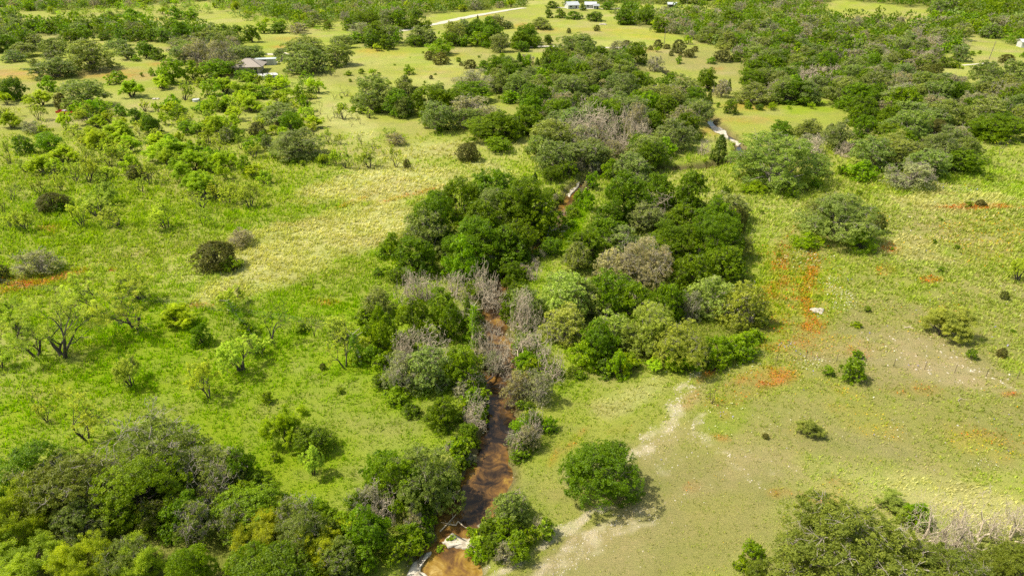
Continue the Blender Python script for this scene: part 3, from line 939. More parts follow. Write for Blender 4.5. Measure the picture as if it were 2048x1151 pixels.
# ---- water
m, N, L, out = new_mat('creek_water')
tc = N.new('ShaderNodeTexCoord'); pos = tc.outputs['Object']
at = N.new('ShaderNodeAttribute'); at.attribute_name = 'rnd'
fa = nnoise(N, L, .42, 6, .68, pos, 1.2); fb = nnoise(N, L, 1.8, 4, .6, pos)
dp = nmath(N, L, 'ADD', nmath(N, L, 'MULTIPLY_ADD', fa, 1.25, -.25), nmath(N, L, 'MULTIPLY', at.outputs['Fac'], .62))
wc = nramp(N, L, dp, [(.42, (.016, .011, .008)), (.56, (.058, .033, .014)), (.70, (.150, .078, .022)), (.84, (.25, .150, .026)), (1.0, (.40, .28, .09))])
wc = nmix(N, L, nmapr(N, L, fb, .45, .7, 0, .6), wc, nmix(N, L, 1.0, wc, (.55, .5, .5), 'MULTIPLY'))
p = N.new('ShaderNodeBsdfPrincipled'); L.new(wc, p.inputs['Base Color']); p.inputs['Roughness'].default_value = .06; p.inputs['IOR'].default_value = 1.33
bp = N.new('ShaderNodeBump'); bp.inputs['Strength'].default_value = .08; bp.inputs['Distance'].default_value = .05
L.new(nnoise(N, L, 3.0, 3, .5, pos), bp.inputs['Height']); L.new(bp.outputs[0], p.inputs['Normal'])
L.new(p.outputs[0], out.inputs[0]); WATERM = m
wv = []; wf = []; wr = []
for i in range(len(CREEK)):
    a = CREEK[max(i - 1, 0)]; b = CREEK[min(i + 1, len(CREEK) - 1)]
    d = np.array([b[0] - a[0], b[1] - a[1]]); d /= np.linalg.norm(d); n = np.array([-d[1], d[0]])
    hw = CREEK[i][2] + 1.9
    for k in range(9):
        s = (k / 4 - 1)
        wv.append((CREEK[i][0] + n[0] * hw * s, CREEK[i][1] + n[1] * hw * s, WATER))
for i in range(len(CREEK) - 1):
    for k in range(8):
        wf.append((i * 9 + k, i * 9 + k + 1, (i + 1) * 9 + k + 1, (i + 1) * 9 + k))
wr = []
for i in range(len(CREEK)):
    pu, pv, _ = project(CREEK[i][0], CREEK[i][1], WATER)
    for k in range(9):
        s = abs(k / 4 - 1); sh = .20 + .25 * s
        for (cv, rv, st) in ((1140, 50, .42), (1062, 14, .38), (1030, 20, .12), (950, 70, .16), (860, 30, -.18), (750, 45, .16), (690, 20, .22), (640, 14, .3), (440, 70, .35)):
            sh += st * math.exp(-((pv - cv) / rv) ** 2)
        wr.append(sh)
wme = mk_mesh('creek_water', np.array(wv), np.array(wf), (WATERM,))
wa = wme.attributes.new('rnd', 'FLOAT', 'POINT'); wa.data.foreach_set('value', np.array(wr, dtype=np.float32))
link('creek_water', wme, kind='structure', label='brown and orange water of the shallow creek')

# ---- pale limestone ledges of the creek bed
STONE = plain_material('limestone', (.24, .19, .12), (.68, .62, .52), 1.3, .85)
def slab(name, uvs, top, label, thick=.5, seedv=1):
    rng = np.random.default_rng(seedv)
    P = [hit_plane(u, v, WATER + top) for u, v in uvs]
    cx = sum(p[0] for p in P) / len(P); cy = sum(p[1] for p in P) / len(P)
    R = []
    for i in range(len(P)):
        a = P[i]; b = P[(i + 1) % len(P)]
        for k in range(4):
            t = k / 4; j = rng.normal(0, .10, 2)
            R.append((a[0] + (b[0] - a[0]) * t + j[0], a[1] + (b[1] - a[1]) * t + j[1]))
    v = []; f = []
    n = len(R)
    rings = [(1.03, -thick), (1.0, 0), (.93, .08), (.75, .11), (.5, .12), (.25, .13)]
    for s, dz in rings:
        for (x, y) in R:
            px, py = cx + (x - cx) * s, cy + (y - cy) * s
            v.append((px, py, WATER + top + dz + (vnoise(np.array([px * 1.6]), np.array([py * 1.6]), 4)[0] - .5) * (.16 if dz > 0 else .05)))
    for r in range(len(rings) - 1):
        for i in range(n): j = (i + 1) % n; f.append((r * n + i, r * n + j, (r + 1) * n + j, (r + 1) * n + i))
    c = len(v); v.append((cx, cy, WATER + top + .13))
    F4 = f + [((len(rings) - 1) * n + i, (len(rings) - 1) * n + (i + 1) % n, c, c) for i in range(n)]
    me = bpy.data.meshes.new(name); me.from_pydata(v, [], [tuple(dict.fromkeys(q)) for q in F4]); me.materials.append(STONE); me.update()
    for q in me.polygons: q.use_smooth = True
    return link(name, me, label=label, cat='rock ledge', group='white limestone ledges in the creek')
slab('limestone_ledge', [(884, 1078), (905, 1070), (935, 1076), (965, 1068), (985, 1074), (992, 1094), (990, 1112), (966, 1114), (940, 1098), (918, 1092), (890, 1090)], .14, 'white limestone ledge crossing the creek between the two lowest pools', seedv=3)
slab('limestone_ledge', [(842, 1106), (866, 1102), (850, 1122), (838, 1138), (856, 1150), (866, 1175), (780, 1200), (790, 1160), (822, 1132)], .16, 'broken white limestone ledge left of the lowest orange pool', seedv=4)
slab('limestone_ledge', [(955, 1048), (985, 1044), (988, 1052), (962, 1056)], .06, 'small cream limestone lip at the near end of the brown pool', seedv=5)
slab('limestone_ledge', [(1424, 256), (1440, 254), (1452, 262), (1458, 276), (1446, 280), (1432, 272), (1426, 264)], .25, 'bright white rock sheet at the bend of the far creek', seedv=6)
slab('limestone_ledge', [(1460, 278), (1470, 280), (1484, 287), (1478, 290), (1464, 285)], .35, 'pale gravel bar right of the white rock sheet', seedv=7)
slab('limestone_ledge', [(1150, 352), (1163, 355), (1158, 372), (1140, 392), (1132, 388), (1142, 370)], .2, 'pale stony bed where the creek leaves the trees', seedv=8)
slab('limestone_ledge', [(1104, 455), (1112, 452), (1108, 470), (1096, 486), (1090, 480)], .12, 'cream gravel bar in the narrow creek behind the dark oaks', seedv=9)
# ------------------------------------------------------------------ every tree read off the photograph: kind and its box (x0 y0 x1 y1)
TREES = """
O 137 76 236 146|broadest grey-green live oak of the far left pasture beside the red flower strip
O 72 113 160 157
O 9 100 50 126
O 59 117 84 133
O 84 74 139 107
O 15 68 53 90
O 57 66 96 98
O 18 84 80 117
O 84 98 125 118
O 213 78 275 103
O 236 88 277 121
G 278 82 312 119
G 301 94 334 122
B 265 110 281 124
G 123 57 160 86
G 150 55 185 84
B 115 54 133 68
G 55 40 85 68
G 84 42 117 68
B 4 38 39 72
G 148 39 193 68
G 189 38 217 68
P 215 41 244 68
G 197 64 224 82
G 226 58 262 84
G 258 57 292 84
G 289 57 320 84
G 312 60 353 86
G 347 47 390 80
G 390 49 425 78
B 205 22 245 40
B 240 18 290 40
G 106 34 144 46
O 0 14 44 38
B 336 12 372 40
B 368 18 402 42
B 82 151 115 185
Y 55 180 110 207
G 6 152 60 203
Y 0 180 28 214
B 214 140 256 170
B 298 135 312 153
S 281 145 288 156
O 132 158 224 222
J 113 185 140 222|dark bush standing right behind the red trailer
B 175 195 224 228
M 150 208 200 247|forked pale mesquite just right of the red trailer
Y 244 160 294 197
Y 302 151 348 180
B 321 115 373 170
B 369 121 408 164
B 404 117 472 156|rounded bright green tree directly left of the tan roofed house
O 338 74 381 96
O 345 92 400 130
P 370 80 440 135
P 415 78 485 145
O 440 118 500 150
M 353 162 396 200|pale green mesquite left of the white stock tank
M 275 197 308 222
B 338 207 373 243
B 385 203 425 228
M 62 205 98 240
G 262 215 292 258
G 285 226 328 271
O -14 214 8 252
P 49 240 94 263|low grey-brown bush right of the left frame edge below the red trailer
M 129 247 170 273
B 80 261 133 306
Y 176 230 221 257
Y 201 242 285 283
Y 158 253 205 288
G 33 269 70 332
M 0 281 35 327
Y 103 290 164 322
M 217 281 269 330
M 203 282 242 332
M 162 310 207 364
M 130 320 172 364
M 64 352 106 388
M 108 343 138 382
Y 62 310 106 350
Y 98 318 136 350
J 80 382 141 427|dark juniper in the left meadow with a bright sapling against it
B 107 402 146 426|bright sapling leaning against the dark juniper of the left meadow
J 255 328 296 361
M 281 320 320 367
M 265 356 300 384
Y 201 331 240 353
Y 293 265 353 302
Y 305 277 382 328
B 359 240 400 270
Y 349 300 420 350
M 185 364 238 409
M 143 400 185 452
M 199 410 262 454
M 301 405 357 457
M 392 408 427 452
M 27 411 72 460
M -8 384 20 435
M 5 425 33 458
X 371 413 386 431
Y 345 325 400 372
Y 370 340 440 400
O 515 205 602 255
Y 572 230 609 259
Y 601 232 648 255
J 499 243 535 275
Y 533 251 566 271
O 521 269 552 305
O 543 257 650 327|large dark leafy clump at the edge of the pale dry grass
B 578 318 597 329
Y 451 230 488 265
O 437 253 472 298
M 425 267 460 310
M 470 269 494 298
Y 400 253 431 292
M 636 257 673 286
M 669 267 691 288
X 708 261 736 290
X 652 224 673 241
X 669 220 685 236
X 710 226 728 249
X 697 238 710 254
P 771 265 814 294|grey-brown juniper behind the row of small mesquites
M 714 296 761 335
M 675 294 712 337
Y 656 300 687 337
Y 636 306 658 332
M 763 298 775 338
M 775 292 812 335
J 806 318 823 338
M 476 364 523 414
M 437 370 480 408
Y 400 353 440 400
M 416 364 447 400
Y 490 329 527 359
Y 515 341 548 372
Y 437 329 468 366
B 476 310 503 351
Y 400 302 441 335
Y 408 322 447 351
Y 445 302 482 335
X 457 410 478 425
O 482 90 535 123|spreading live oak behind the open metal shed
O 546 96 580 123|small open crowned oak right of the metal shed
O 568 86 667 150|largest billowing live oak right of the house drive
O 578 70 656 110
O 644 82 710 135
O 656 70 710 100
G 474 137 513 164|leafy tree against the left end of the white deck
G 459 50 492 84
G 490 50 523 86
B 517 43 541 68
G 539 45 576 68
O 611 35 642 55
P 576 45 615 68
J 648 39 663 59
G 683 35 720 62
G 706 22 760 55
O 750 22 790 60
P 700 45 750 63
G 780 20 820 60
B 785 35 815 60
G 815 20 850 58
B 691 64 732 88
G 732 68 761 98
G 757 68 792 100
Y 745 88 766 103
S 688 141 705 151
S 718 137 730 149
Y 736 137 755 152
M 656 133 671 152
M 564 148 580 166
B 585 170 615 201
G 611 174 634 199
Y 617 156 654 189
B 505 172 545 200
Y 400 158 440 195
Y 430 155 480 190
Y 470 165 520 200
Y 540 155 580 185
Y 440 190 480 225
G 430 200 465 225
Y 480 195 530 225
Y 400 200 440 240
X 662 182 677 199
X 630 205 650 228
X 656 213 687 236
O 701 148 790 227|broad live oak at the left end of the middle oak row
O 783 150 850 215
O 783 194 826 240
G 825 170 905 235
G 880 175 955 235
O 836 200 908 268|rounded light oak in front of the middle oak row
P 905 190 1000 245
D 903 200 935 245
G 928 226 1038 284|dark spreading oak standing alone behind the round juniper
B 972 272 1030 296
J 914 284 960 326|round dark juniper alone in the meadow left of the creek trees
P 905 138 990 185
D 925 140 975 175
G 900 163 985 187
G 990 155 1015 205
O 1008 148 1060 195
O 1050 148 1110 195
B 1005 182 1045 208
B 1080 155 1110 195
B 983 108 1028 146
N 1028 105 1048 148
B 1035 110 1070 146
N 1065 115 1083 147
N 1084 113 1100 145
N 1103 115 1124 145
G 956 121 983 145
J 927 119 954 138
J 918 125 926 132
S 910 115 925 125
B 851 78 907 112
J 863 104 901 129
J 848 102 868 121
B 808 129 829 151
J 858 150 867 159
G 814 70 853 94
G 843 66 867 86
G 890 66 924 94
B 915 70 943 94
B 933 64 974 94
O 978 68 1022 107
G 1015 62 1065 100
G 1026 82 1060 105
G 1058 70 1082 98
G 1085 70 1106 90
O 911 38 942 66
O 976 28 1010 60
O 950 46 975 62
O 1005 41 1028 58
S 848 41 864 60
N 952 30 959 45
O 1055 35 1104 56
G 1089 18 1106 42
G 1109 18 1132 37
G 1132 22 1165 37
G 1170 23 1208 37
O 1105 68 1196 114|broad dark live oak standing by the bend of the pale lane
J 1133 56 1142 70
J 1188 50 1200 63
M 1183 50 1196 62
O 1120 115 1180 165
O 1160 108 1235 170
O 1210 120 1280 185
G 1120 150 1180 195
G 1165 170 1215 205
G 1250 140 1300 190
O 1140 140 1210 190
O 1037 182 1092 215
B 1000 180 1037 207
O 1082 209 1131 245
G 1027 210 1090 270
O 1052 235 1155 320
O 1055 268 1110 325
O 1107 268 1156 325
D 1131 200 1190 262
D 1165 215 1225 285
D 1215 220 1270 280
P 1240 205 1300 272
P 1150 250 1210 300
D 1250 245 1305 290
D 1190 215 1250 300
D 1190 250 1260 305
D 1230 230 1290 295
D 1140 225 1200 285
G 1200 196 1236 228
G 1212 240 1250 280
B 1190 262 1225 292
G 1255 262 1290 300
G 1150 268 1180 300
G 1158 8 1173 22
G 1090 2 1120 16
G 1200 2 1235 17
G 1240 2 1275 17
G 1125 0 1150 13
O 1268 170 1365 235
O 1365 200 1418 258
G 1320 215 1345 240
O 1300 235 1380 305
B 1297 272 1350 318
P 1195 278 1246 320
B 1200 318 1245 362
B 1238 312 1282 355
P 1174 323 1201 345
P 1150 322 1170 358
G 1118 322 1152 362
G 1082 330 1127 368
B 1172 342 1200 382
N 1061 344 1078 365
B 1145 378 1172 408
G 1228 17 1275 51
G 1273 18 1311 51
G 1298 35 1331 66
O 1328 25 1355 42
O 1393 53 1450 88
G 1440 22 1485 55
J 1305 79 1326 97
J 1326 88 1341 99
J 1341 79 1370 107
J 1364 98 1390 119
J 1382 92 1397 104
J 1336 101 1347 113
J 1356 105 1364 115
J 1296 91 1306 101
B 1349 112 1363 129
B 1412 113 1431 129
J 1425 100 1460 123
G 1460 102 1481 125
P 1292 113 1328 145
J 1216 105 1235 119
P 1216 82 1260 109
J 1198 103 1210 112
J 1243 80 1262 94
Y 1306 93 1320 105
G 1388 135 1432 190
P 1421 158 1460 197
N 1449 157 1462 189
N 1409 180 1426 211
S 1432 205 1440 219
G 1446 197 1475 245|dark slender tree standing alone above the white creek bend
O 1465 165 1540 212
O 1530 155 1600 210
O 1580 160 1640 212
Y 1534 205 1553 222
O 1237 115 1272 140
D 1751 98 1798 138
D 1760 110 1790 138
D 1833 97 1874 123
D 1840 100 1868 123
D 1796 107 1821 133
D 1570 130 1625 168
D 1605 132 1665 165
D 1640 130 1690 160
D 1590 140 1640 172
G 1872 113 1901 137
O 1897 86 1936 125
S 1897 107 1917 123
S 1901 123 1925 135
J 1850 127 1882 160
O 1845 143 1927 176
O 1935 120 2000 176
O 1985 118 2055 176
J 1997 108 2026 123
B 2038 98 2060 116
S 1938 102 1950 112
S 1954 100 1962 108
G 1720 168 1772 212
P 1765 165 1830 215
G 1692 208 1734 272
G 1730 165 1772 212
O 1758 172 1832 225
O 1845 195 1925 255
O 1915 190 2000 262
G 1755 212 1808 250
O 1755 228 1835 280
J 1824 235 1898 275
P 1885 248 1933 285
O 1722 262 1840 340
O 1830 262 1905 342
O 1895 270 1955 335
B 1688 318 1755 362
P 1762 320 1855 372
D 1800 320 1858 365
B 1845 325 1885 355
O 1995 185 2060 275
G 1935 240 2000 280
B 1935 243 1985 280
G 1539 240 1585 275
O 1584 237 1640 280
O 1636 240 1705 305
P 1588 268 1645 310
D 1595 270 1650 315
D 1665 285 1705 312
D 1680 280 1712 308
O 1452 263 1642 388|huge round live oak in the middle distance right of the white creek bend
O 1600 308 1660 352
B 1482 360 1530 388
X 1417 330 1436 385
N 1418 268 1456 313
D 1393 278 1421 312
X 1985 275 2012 310
M 1960 295 1995 330
S 1965 350 1984 363
X 1991 343 2004 363
X 2029 333 2045 362
Y 1535 204 1550 218
G 935 340 1035 450|highest dark dome of the big dark clump left of the creek
G 880 355 975 455
G 985 350 1115 480
G 850 380 900 440
G 1010 385 1112 490
O 810 420 905 530
G 785 470 880 560
G 880 430 1010 545
G 985 440 1075 545
G 960 455 1060 560
B 885 470 970 570
B 760 465 805 520
G 1080 475 1125 515
G 1000 525 1050 590
D 790 540 850 605
D 835 545 890 600
D 800 555 870 600
D 880 545 940 595
D 935 530 1005 640
D 925 540 980 620
D 950 560 1010 650
O 725 575 790 660
B 730 610 800 715
B 790 590 880 700
B 850 575 910 640
B 880 600 935 700
N 925 590 950 680
D 790 655 850 720
D 830 650 900 720
D 870 640 905 700
D 785 680 830 770
O 810 690 910 810
P 770 700 850 810
G 880 690 965 800
D 940 640 1010 740
D 965 690 1030 775
D 1010 580 1090 700
D 1015 600 1075 680
D 1060 690 1130 765
D 1050 520 1090 578
D 925 790 985 895
D 930 810 975 890
G 850 790 925 865
P 1000 740 1070 830
P 1040 740 1110 830
D 1035 815 1095 870
D 1018 840 1062 955
P 1025 850 1080 910
B 1080 830 1115 868
G 1205 345 1300 450
G 1285 345 1350 430
G 1335 340 1412 430
B 1155 378 1188 425
G 1180 395 1265 470
O 1245 400 1330 470
G 1310 405 1400 480
G 1380 395 1470 490
J 1445 410 1490 470
G 1165 430 1250 500
O 1205 448 1290 515
G 1280 440 1400 535
G 1370 430 1480 540
O 1450 470 1500 540
P 1235 505 1280 560
P 1290 500 1345 560
P 1225 470 1340 585|tan withering crown in the middle of the right creek wood
P 1185 495 1255 570
O 1120 480 1185 575
G 1325 500 1430 590
G 1390 490 1480 570
O 1070 545 1175 660
O 1125 560 1210 660
G 1165 540 1260 640
G 1220 560 1310 670
G 1290 560 1370 650
P 1340 580 1400 650
O 1370 545 1465 660
O 1435 565 1532 710
O 1235 600 1350 720
O 1300 640 1420 750
O 1085 610 1170 730
G 1150 640 1245 740
O 1180 620 1265 720
B 1330 680 1410 745
B 1400 670 1475 735
B 1210 695 1262 760
B 1135 680 1200 745
P 1090 640 1150 690
B 1450 660 1515 720
O 1250 640 1330 750
O 730 170 820 228
G 765 178 835 236
O 850 165 900 215
G 965 222 1042 286
O 895 215 965 265
G 1735 245 1805 300
O 1695 272 1785 345
O 1760 200 1865 262
G 1930 225 2040 285
O 1800 295 1885 362
G 1860 295 1955 345
O 1780 190 1850 240
G 1700 230 1750 290
O 1960 150 2048 215
G 1550 160 1620 212
O 1640 150 1720 215
G 1670 165 1735 225
O 1100 150 1160 215
G 1090 195 1150 250
O 1330 150 1400 210
G 1300 190 1360 250
O 1020 575 1090 670
G 1000 600 1040 650
B 1030 700 1075 750
D 975 670 1045 760
D 1010 660 1070 750
D 925 730 970 800
D 1285 383 1345 425
D 1235 560 1290 605
D 1365 540 1392 590
O 1577 378 1750 500|lone grey-green live oak in the middle of the right meadow
O 1600 385 1700 470
J 1735 425 1768 490|dark juniper against the right side of the lone meadow oak
B 1575 460 1640 500
B 1690 460 1748 505
J 400 478 480 548|big round brown-green juniper in the middle left meadow
P 452 455 513 498|grey-twigged round bush behind the big round juniper
P 42 495 130 556|grey-twigged round bush at the left beside the red flowers
J -20 525 22 565
B 448 510 488 547
M 60 570 215 705|largest airy mesquite of the left cluster with dark trunk
M 20 600 130 715
M 195 560 335 664
M 135 535 235 630
M 230 530 320 600
M -20 690 25 738
M 0 600 60 660
X 320 610 350 640
Y 325 605 400 660
G 385 645 430 712
S 478 640 515 676
X 520 600 588 680
X 610 620 650 672
S 592 642 622 668
M 440 670 530 742
M 380 720 450 794
M 233 705 300 770
J 640 725 653 745
X 655 650 720 735
S 700 700 735 732
M 135 765 230 885
X 60 775 84 812
M 75 800 115 840
Y 540 812 620 905
G 590 850 675 922
M 600 890 655 970
S 540 905 560 925
P 225 825 435 970
O 80 895 270 1070
G 235 895 395 1060
P 365 890 505 1000
B 462 890 525 975
Y -30 960 120 1120
Y 0 1060 150 1190
O 110 980 245 1110
Y 130 1060 240 1190
O 285 990 352 1080
P 365 990 455 1100
G 345 1070 455 1200
Y 235 1080 355 1200
B 450 970 585 1060
P 440 1000 515 1090
Y 480 1025 595 1120
O 565 1010 680 1150
Y 495 1105 570 1190
G 630 1030 690 1110
G -20 970 25 1040
G 740 905 855 1040
O 795 895 925 1050
B 850 935 925 1015
D 715 970 800 1080
P 700 970 780 1060
G 695 1010 800 1140
B 790 1045 852 1105
B 830 1030 870 1075
B 690 1090 760 1160
P 150 905 300 1040
G 330 980 430 1080
O 220 1060 330 1190
P 410 930 480 1010
G 470 1080 560 1180
Y 600 1060 700 1160
O 650 1080 740 1190
G 730 900 800 990
B 690 980 760 1060
P 560 990 640 1080
D 600 1040 670 1110
D 760 960 810 1020
D 1135 205 1215 300
D 1100 235 1160 300
D 890 600 950 680
D 1030 640 1100 740
P 960 700 1010 760
S 890 1070 915 1092
S 930 1055 965 1082
S 868 1092 890 1108
O 980 980 1058 1062
S 1005 1055 1055 1112
S 1045 1050 1080 1092
S 1072 1040 1110 1080
P 990 1085 1035 1148
B 1010 1075 1062 1130
D 1060 1020 1085 1085
G 1105 885 1285 1035|big bushy dark green tree alone on the slope right of the pool
O 1500 1005 1830 1250
D 1795 990 1910 1120
D 1900 975 2000 1150
D 1990 1000 2070 1140
D 1840 1000 1940 1130
D 1780 1030 1860 1110
O 1780 1085 1960 1240
G 1940 1070 2070 1200
Y 1750 985 1810 1025
G 1478 1120 1535 1180
S 1672 705 1728 765|rounded green bush on the bare slope beside the fence post
Y 1845 612 1925 682
M 2010 510 2060 562
J 1998 580 2015 600
J 1990 693 2010 715
Y 1590 838 1640 878
X 1408 768 1438 808
J 1523 865 1537 878
J 1948 398 1970 414
S 1906 488 1918 498
S 1552 505 1562 516
S 1820 355 1835 362
S 1700 640 1722 646
Y 1215 700 1240 740
"""
LM = [  # landmark, u, v
 ('tan roofed house', 505, 140), ('red trailer', 128, 226), ('white stock tank', 393, 201), ('open metal shed', 535, 124), ('far gravel road', 900, 42),
 ('oak by the pale lane', 1150, 95), ('white farmhouses', 1160, 14), ('power pole knoll', 1328, 90), ('far dark shed', 1345, 14),
 ('white creek bend', 1445, 268), ('round dark juniper', 937, 305), ('dead grey thicket', 1215, 255), ('middle oak row', 850, 215),
 ('lone meadow oak', 1665, 445), ('huge round oak', 1550, 330), ('dark creekside oak clump', 950, 450), ('tan withering crown', 1280, 530),
 ('pale dry grass', 640, 420), ('dead trees over creek', 1010, 700), ('brown pool', 965, 965), ('lowest orange pool', 895, 1120),
 ('big round juniper', 440, 515), ('left mesquite cluster', 160, 630), ('white caliche patch', 1310, 885), ('orange flower patch', 1535, 755),
 ('leaning power pole', 1985, 106), ('far hill field', 1720, 28), ('right edge oak wood', 1860, 250), ('bottom left wood', 300, 1000),
 ('bottom right oak', 1700, 1100), ('far grey treetops', 1800, 115), ('silvery treetops', 1620, 150), ('left red flower strip', 200, 152), ('far left clearing', 260, 42),
 ('leaning vine trunk', 480, 640), ('isolated slope bush', 1700, 740), ('left meadow juniper', 110, 405), ('dark leafy clump', 597, 292),
 ('white metal building', 2040, 92), ('bushy poolside tree', 1195, 960), ('round grey bush', 85, 525), ('small mesquite row', 745, 320),
]
LOOK = {'O': 'grey-green live oak', 'G': 'dark green leafy tree', 'B': 'bright green tree', 'Y': 'yellow-green thicket', 'M': 'airy yellow-green mesquite',
        'X': 'thin bare tree', 'J': 'dark olive juniper', 'N': 'narrow upright juniper', 'P': 'greying twiggy oak', 'D': 'leafless grey tree', 'S': 'low green shrub'}
ORD = ['first', 'second', 'third', 'fourth', 'fifth', 'sixth', 'seventh', 'eighth', 'ninth', 'tenth', 'eleventh', 'twelfth']
placed = []   # (obj, kind, u, v, px, label)
for i, ln in enumerate(TREES.strip().splitlines()):
    lab = None
    if '|' in ln: ln, lab = ln.split('|')
    t = ln.split(); k = t[0]; b = [float(q) for q in t[1:5]]
    x, y, z, W, H = solve_bbox(k, *b)
    tint = None
    cu, cv = (b[0] + b[2]) / 2, (b[1] + b[3]) / 2
    if k == 'P' and 1180 < cu < 1350 and 470 < cv < 590: tint = (.46, .39, .20)      # withered tan leaves
    if k == 'O' and 1060 < cu < 1540 and 540 < cv < 760: tint = (.32, .37, .085)
    if k == 'P' and cu < 700 and cv > 800: tint = (.26, .26, .09)
    if k == 'Y' and cv > 900: tint = (.31, .37, .035)
    if k == 'O' and cu < 700 and cv > 800: tint = (.22, .235, .06)
    if k == 'G' and 1190 < cu < 1200 and cv > 900: tint = (.15, .225, .020)
    if k in 'OG' and cu > 1400 and cv > 1000: tint = (.165, .205, .035)
    if k in 'OP' and cu < 700 and cv > 800: tint = (.175, .215, .045)
    if k in 'GB' and cu < 950 and cv > 560 and tint is None: tint = (.155, .235, .018)
    if k == 'Y' and cu > 1500 and cv > 500: tint = (.30, .33, .085)
    o = make_tree(k, x, y, z, W, H, b[2] - b[0], int(b[0] * 7 + b[1] * 13 + b[2] * 3 + 5000), tint=tint)
    placed.append([o, k, cu, cv, b[2] - b[0], lab, (x, y, W)])

# ---- low growth crowding the creek banks and the edges of the closed woods
rng = np.random.default_rng(321)
under = []
for i in range(0, len(CREEK) - 30):
    for s in (-1, 1):
        for rep in range(2):
            a, b_ = CREEK[i], CREEK[i + 1]; d_ = np.array([b_[0] - a[0], b_[1] - a[1]]); d_ /= np.linalg.norm(d_) + 1e-9
            n = np.array([-d_[1], d_[0]]) * s; t = rng.uniform(0, 1)
            p = a[:2] + (b_[:2] - a[:2]) * t + n * (a[2] + rng.uniform(.7, 3.4))
            pu, pv, pf = project(p[0], p[1], -.5)
            if pv > 1120 or rng.random() > (.62 if pv < 930 else .5 if s > 0 else .8) or pv < 380: continue
            if 930 < pv < 1120 and s < 0 and pu > 1000 and pv < 1010: continue
            under.append((p[0], p[1], rng.uniform(1.1, 2.6), 'SBSPGS'[int(rng.integers(0, 6))]))
EDGE = [(1110, 745), (1160, 750), (1215, 752), (1262, 750), (1320, 745), (1365, 745), (1420, 740), (1470, 722), (1500, 705), (1525, 680), (1530, 640), (785, 560), (772, 540), (768, 510), (724, 640), (728, 680), (735, 712), (770, 730),
        (775, 770), (790, 800), (830, 820), (560, 1030), (600, 1020), (640, 1040), (690, 1060), (530, 975), (505, 1000), (1820, 1060), (1490, 1148), (1000, 302), (880, 262), (860, 262), (700, 222),
        (730, 228), (760, 232), (1460, 385), (1500, 390), (1560, 392), (1610, 382), (1700, 355), (1730, 362), (1800, 365), (1870, 352), (1930, 335), (1480, 215), (1520, 216), (1570, 214), (1620, 214), (560, 325), (600, 330), (640, 322)]
for (u_, v_) in EDGE:
    for rep in range(2):
        x_, y_ = hit_plane(u_ + rng.normal(0, 12), v_ + rng.normal(0, 5)); under.append((x_, y_, rng.uniform(1.4, 3.2), 'BSBGY'[int(rng.integers(0, 5))]))
for i, (x_, y_, W, k) in enumerate(under):
    z_ = ground_at(x_, y_); pu, pv, pf = project(x_, y_, z_)
    o = make_tree(k, x_, y_, z_ - .05, W, W * rng.uniform(.6, .9), min(FPX * W / pf, 100), 7000 + i)
    placed.append([o, k, pu, pv, FPX * W / pf, None, (x_, y_, .2)])

# ---- trees of the closed woods and the brush between the ones above
mass = []   # beyond the counted ones
cand = []
occ = np.array([(p[6][0], p[6][1], p[6][2]) for p in placed])
for wi, (P, sp, mix) in enumerate(WOODS + BRUSH):
    rng = np.random.default_rng(500 + wi)
    c = np.array([hit_plane(u, max(v, -75)) for u, v in P])
    x0, y0 = c.min(0); x1, y1 = c.max(0)
    gxs, gys = np.meshgrid(np.arange(x0, x1, sp), np.arange(y0, y1, sp))
    px_ = gxs.ravel() + rng.uniform(-.42, .42, gxs.size) * sp; py_ = gys.ravel() + rng.uniform(-.42, .42, gxs.size) * sp
    pz_ = height(px_, py_)
    u, v, f = project(px_, py_, pz_)
    ok = in_poly(P, u, v) & (f > 20) & (creek_dist(px_, py_) > 1.2)
    for x, y, z, uu, vv, ff in zip(px_[ok], py_[ok], pz_[ok], u[ok], v[ok], f[ok]):
        k = mix[int(rng.integers(0, len(mix)))]
        W = sp * {'O': 1.25, 'G': 1.15, 'B': .95, 'Y': .8, 'M': .9, 'P': 1.1, 'D': 1.0}.get(k, 1) * rng.uniform(.75, 1.25)
        W = min(W, 13)
        if wi >= len(WOODS): W = rng.uniform(4, 6.5)
        if k == 'S': W = rng.uniform(.5, 1.7)
        H = W * rng.uniform(.55, .85) * (1.15 if k in 'GB' else 1)
        d = np.hypot(occ[:, 0] - x, occ[:, 1] - y)
        t_ = (.26, .22) if 10 <= wi < len(WOODS) and wi != 14 else (.33, .28)
        if (d < (occ[:, 2] * t_[0] + W * t_[1])).any(): continue
        cand.append((FPX * W / ff, k, x, y, z, W, H, uu, vv, wi))
cand.sort(key=lambda q: -q[0])
cnt = {}
for p in placed: cnt[p[1]] = cnt.get(p[1], 0) + 1
for i, (px, k, x, y, z, W, H, uu, vv, wi_) in enumerate(cand):
    inside = -30 < uu < 2078 and vv > -14
    if inside and cnt.get(k, 0) < 290 and px > (9 if wi_ < len(WOODS) else 5):
        cnt[k] = cnt.get(k, 0) + 1
        o = make_tree(k, x, y, z, W, H, px, 9000 + i)
        placed.append([o, k, uu, vv - 6, px, None, (x, y, W)])
    else: mass.append((k, x, y, z, W, H, i))
# the wood that runs on to the skyline and round the sides: one mass
rng = np.random.default_rng(77)
for _ in range(1100):
    a = rng.uniform(-.85, .85); r = rng.uniform(560, 1050) if rng.random() < .75 else rng.uniform(1050, 1700)
    x, y = math.sin(a) * r, math.cos(a) * r
    z = ground_at(x, y); uu, vv, ff = project(np.array([x]), np.array([y]), np.array([z]))
    if vv[0] > -22 and -80 < uu[0] < 2130: continue
    mass.append((('OGOB')[int(rng.integers(0, 4))], x, y, z, rng.uniform(9, 15), rng.uniform(7, 9), _))

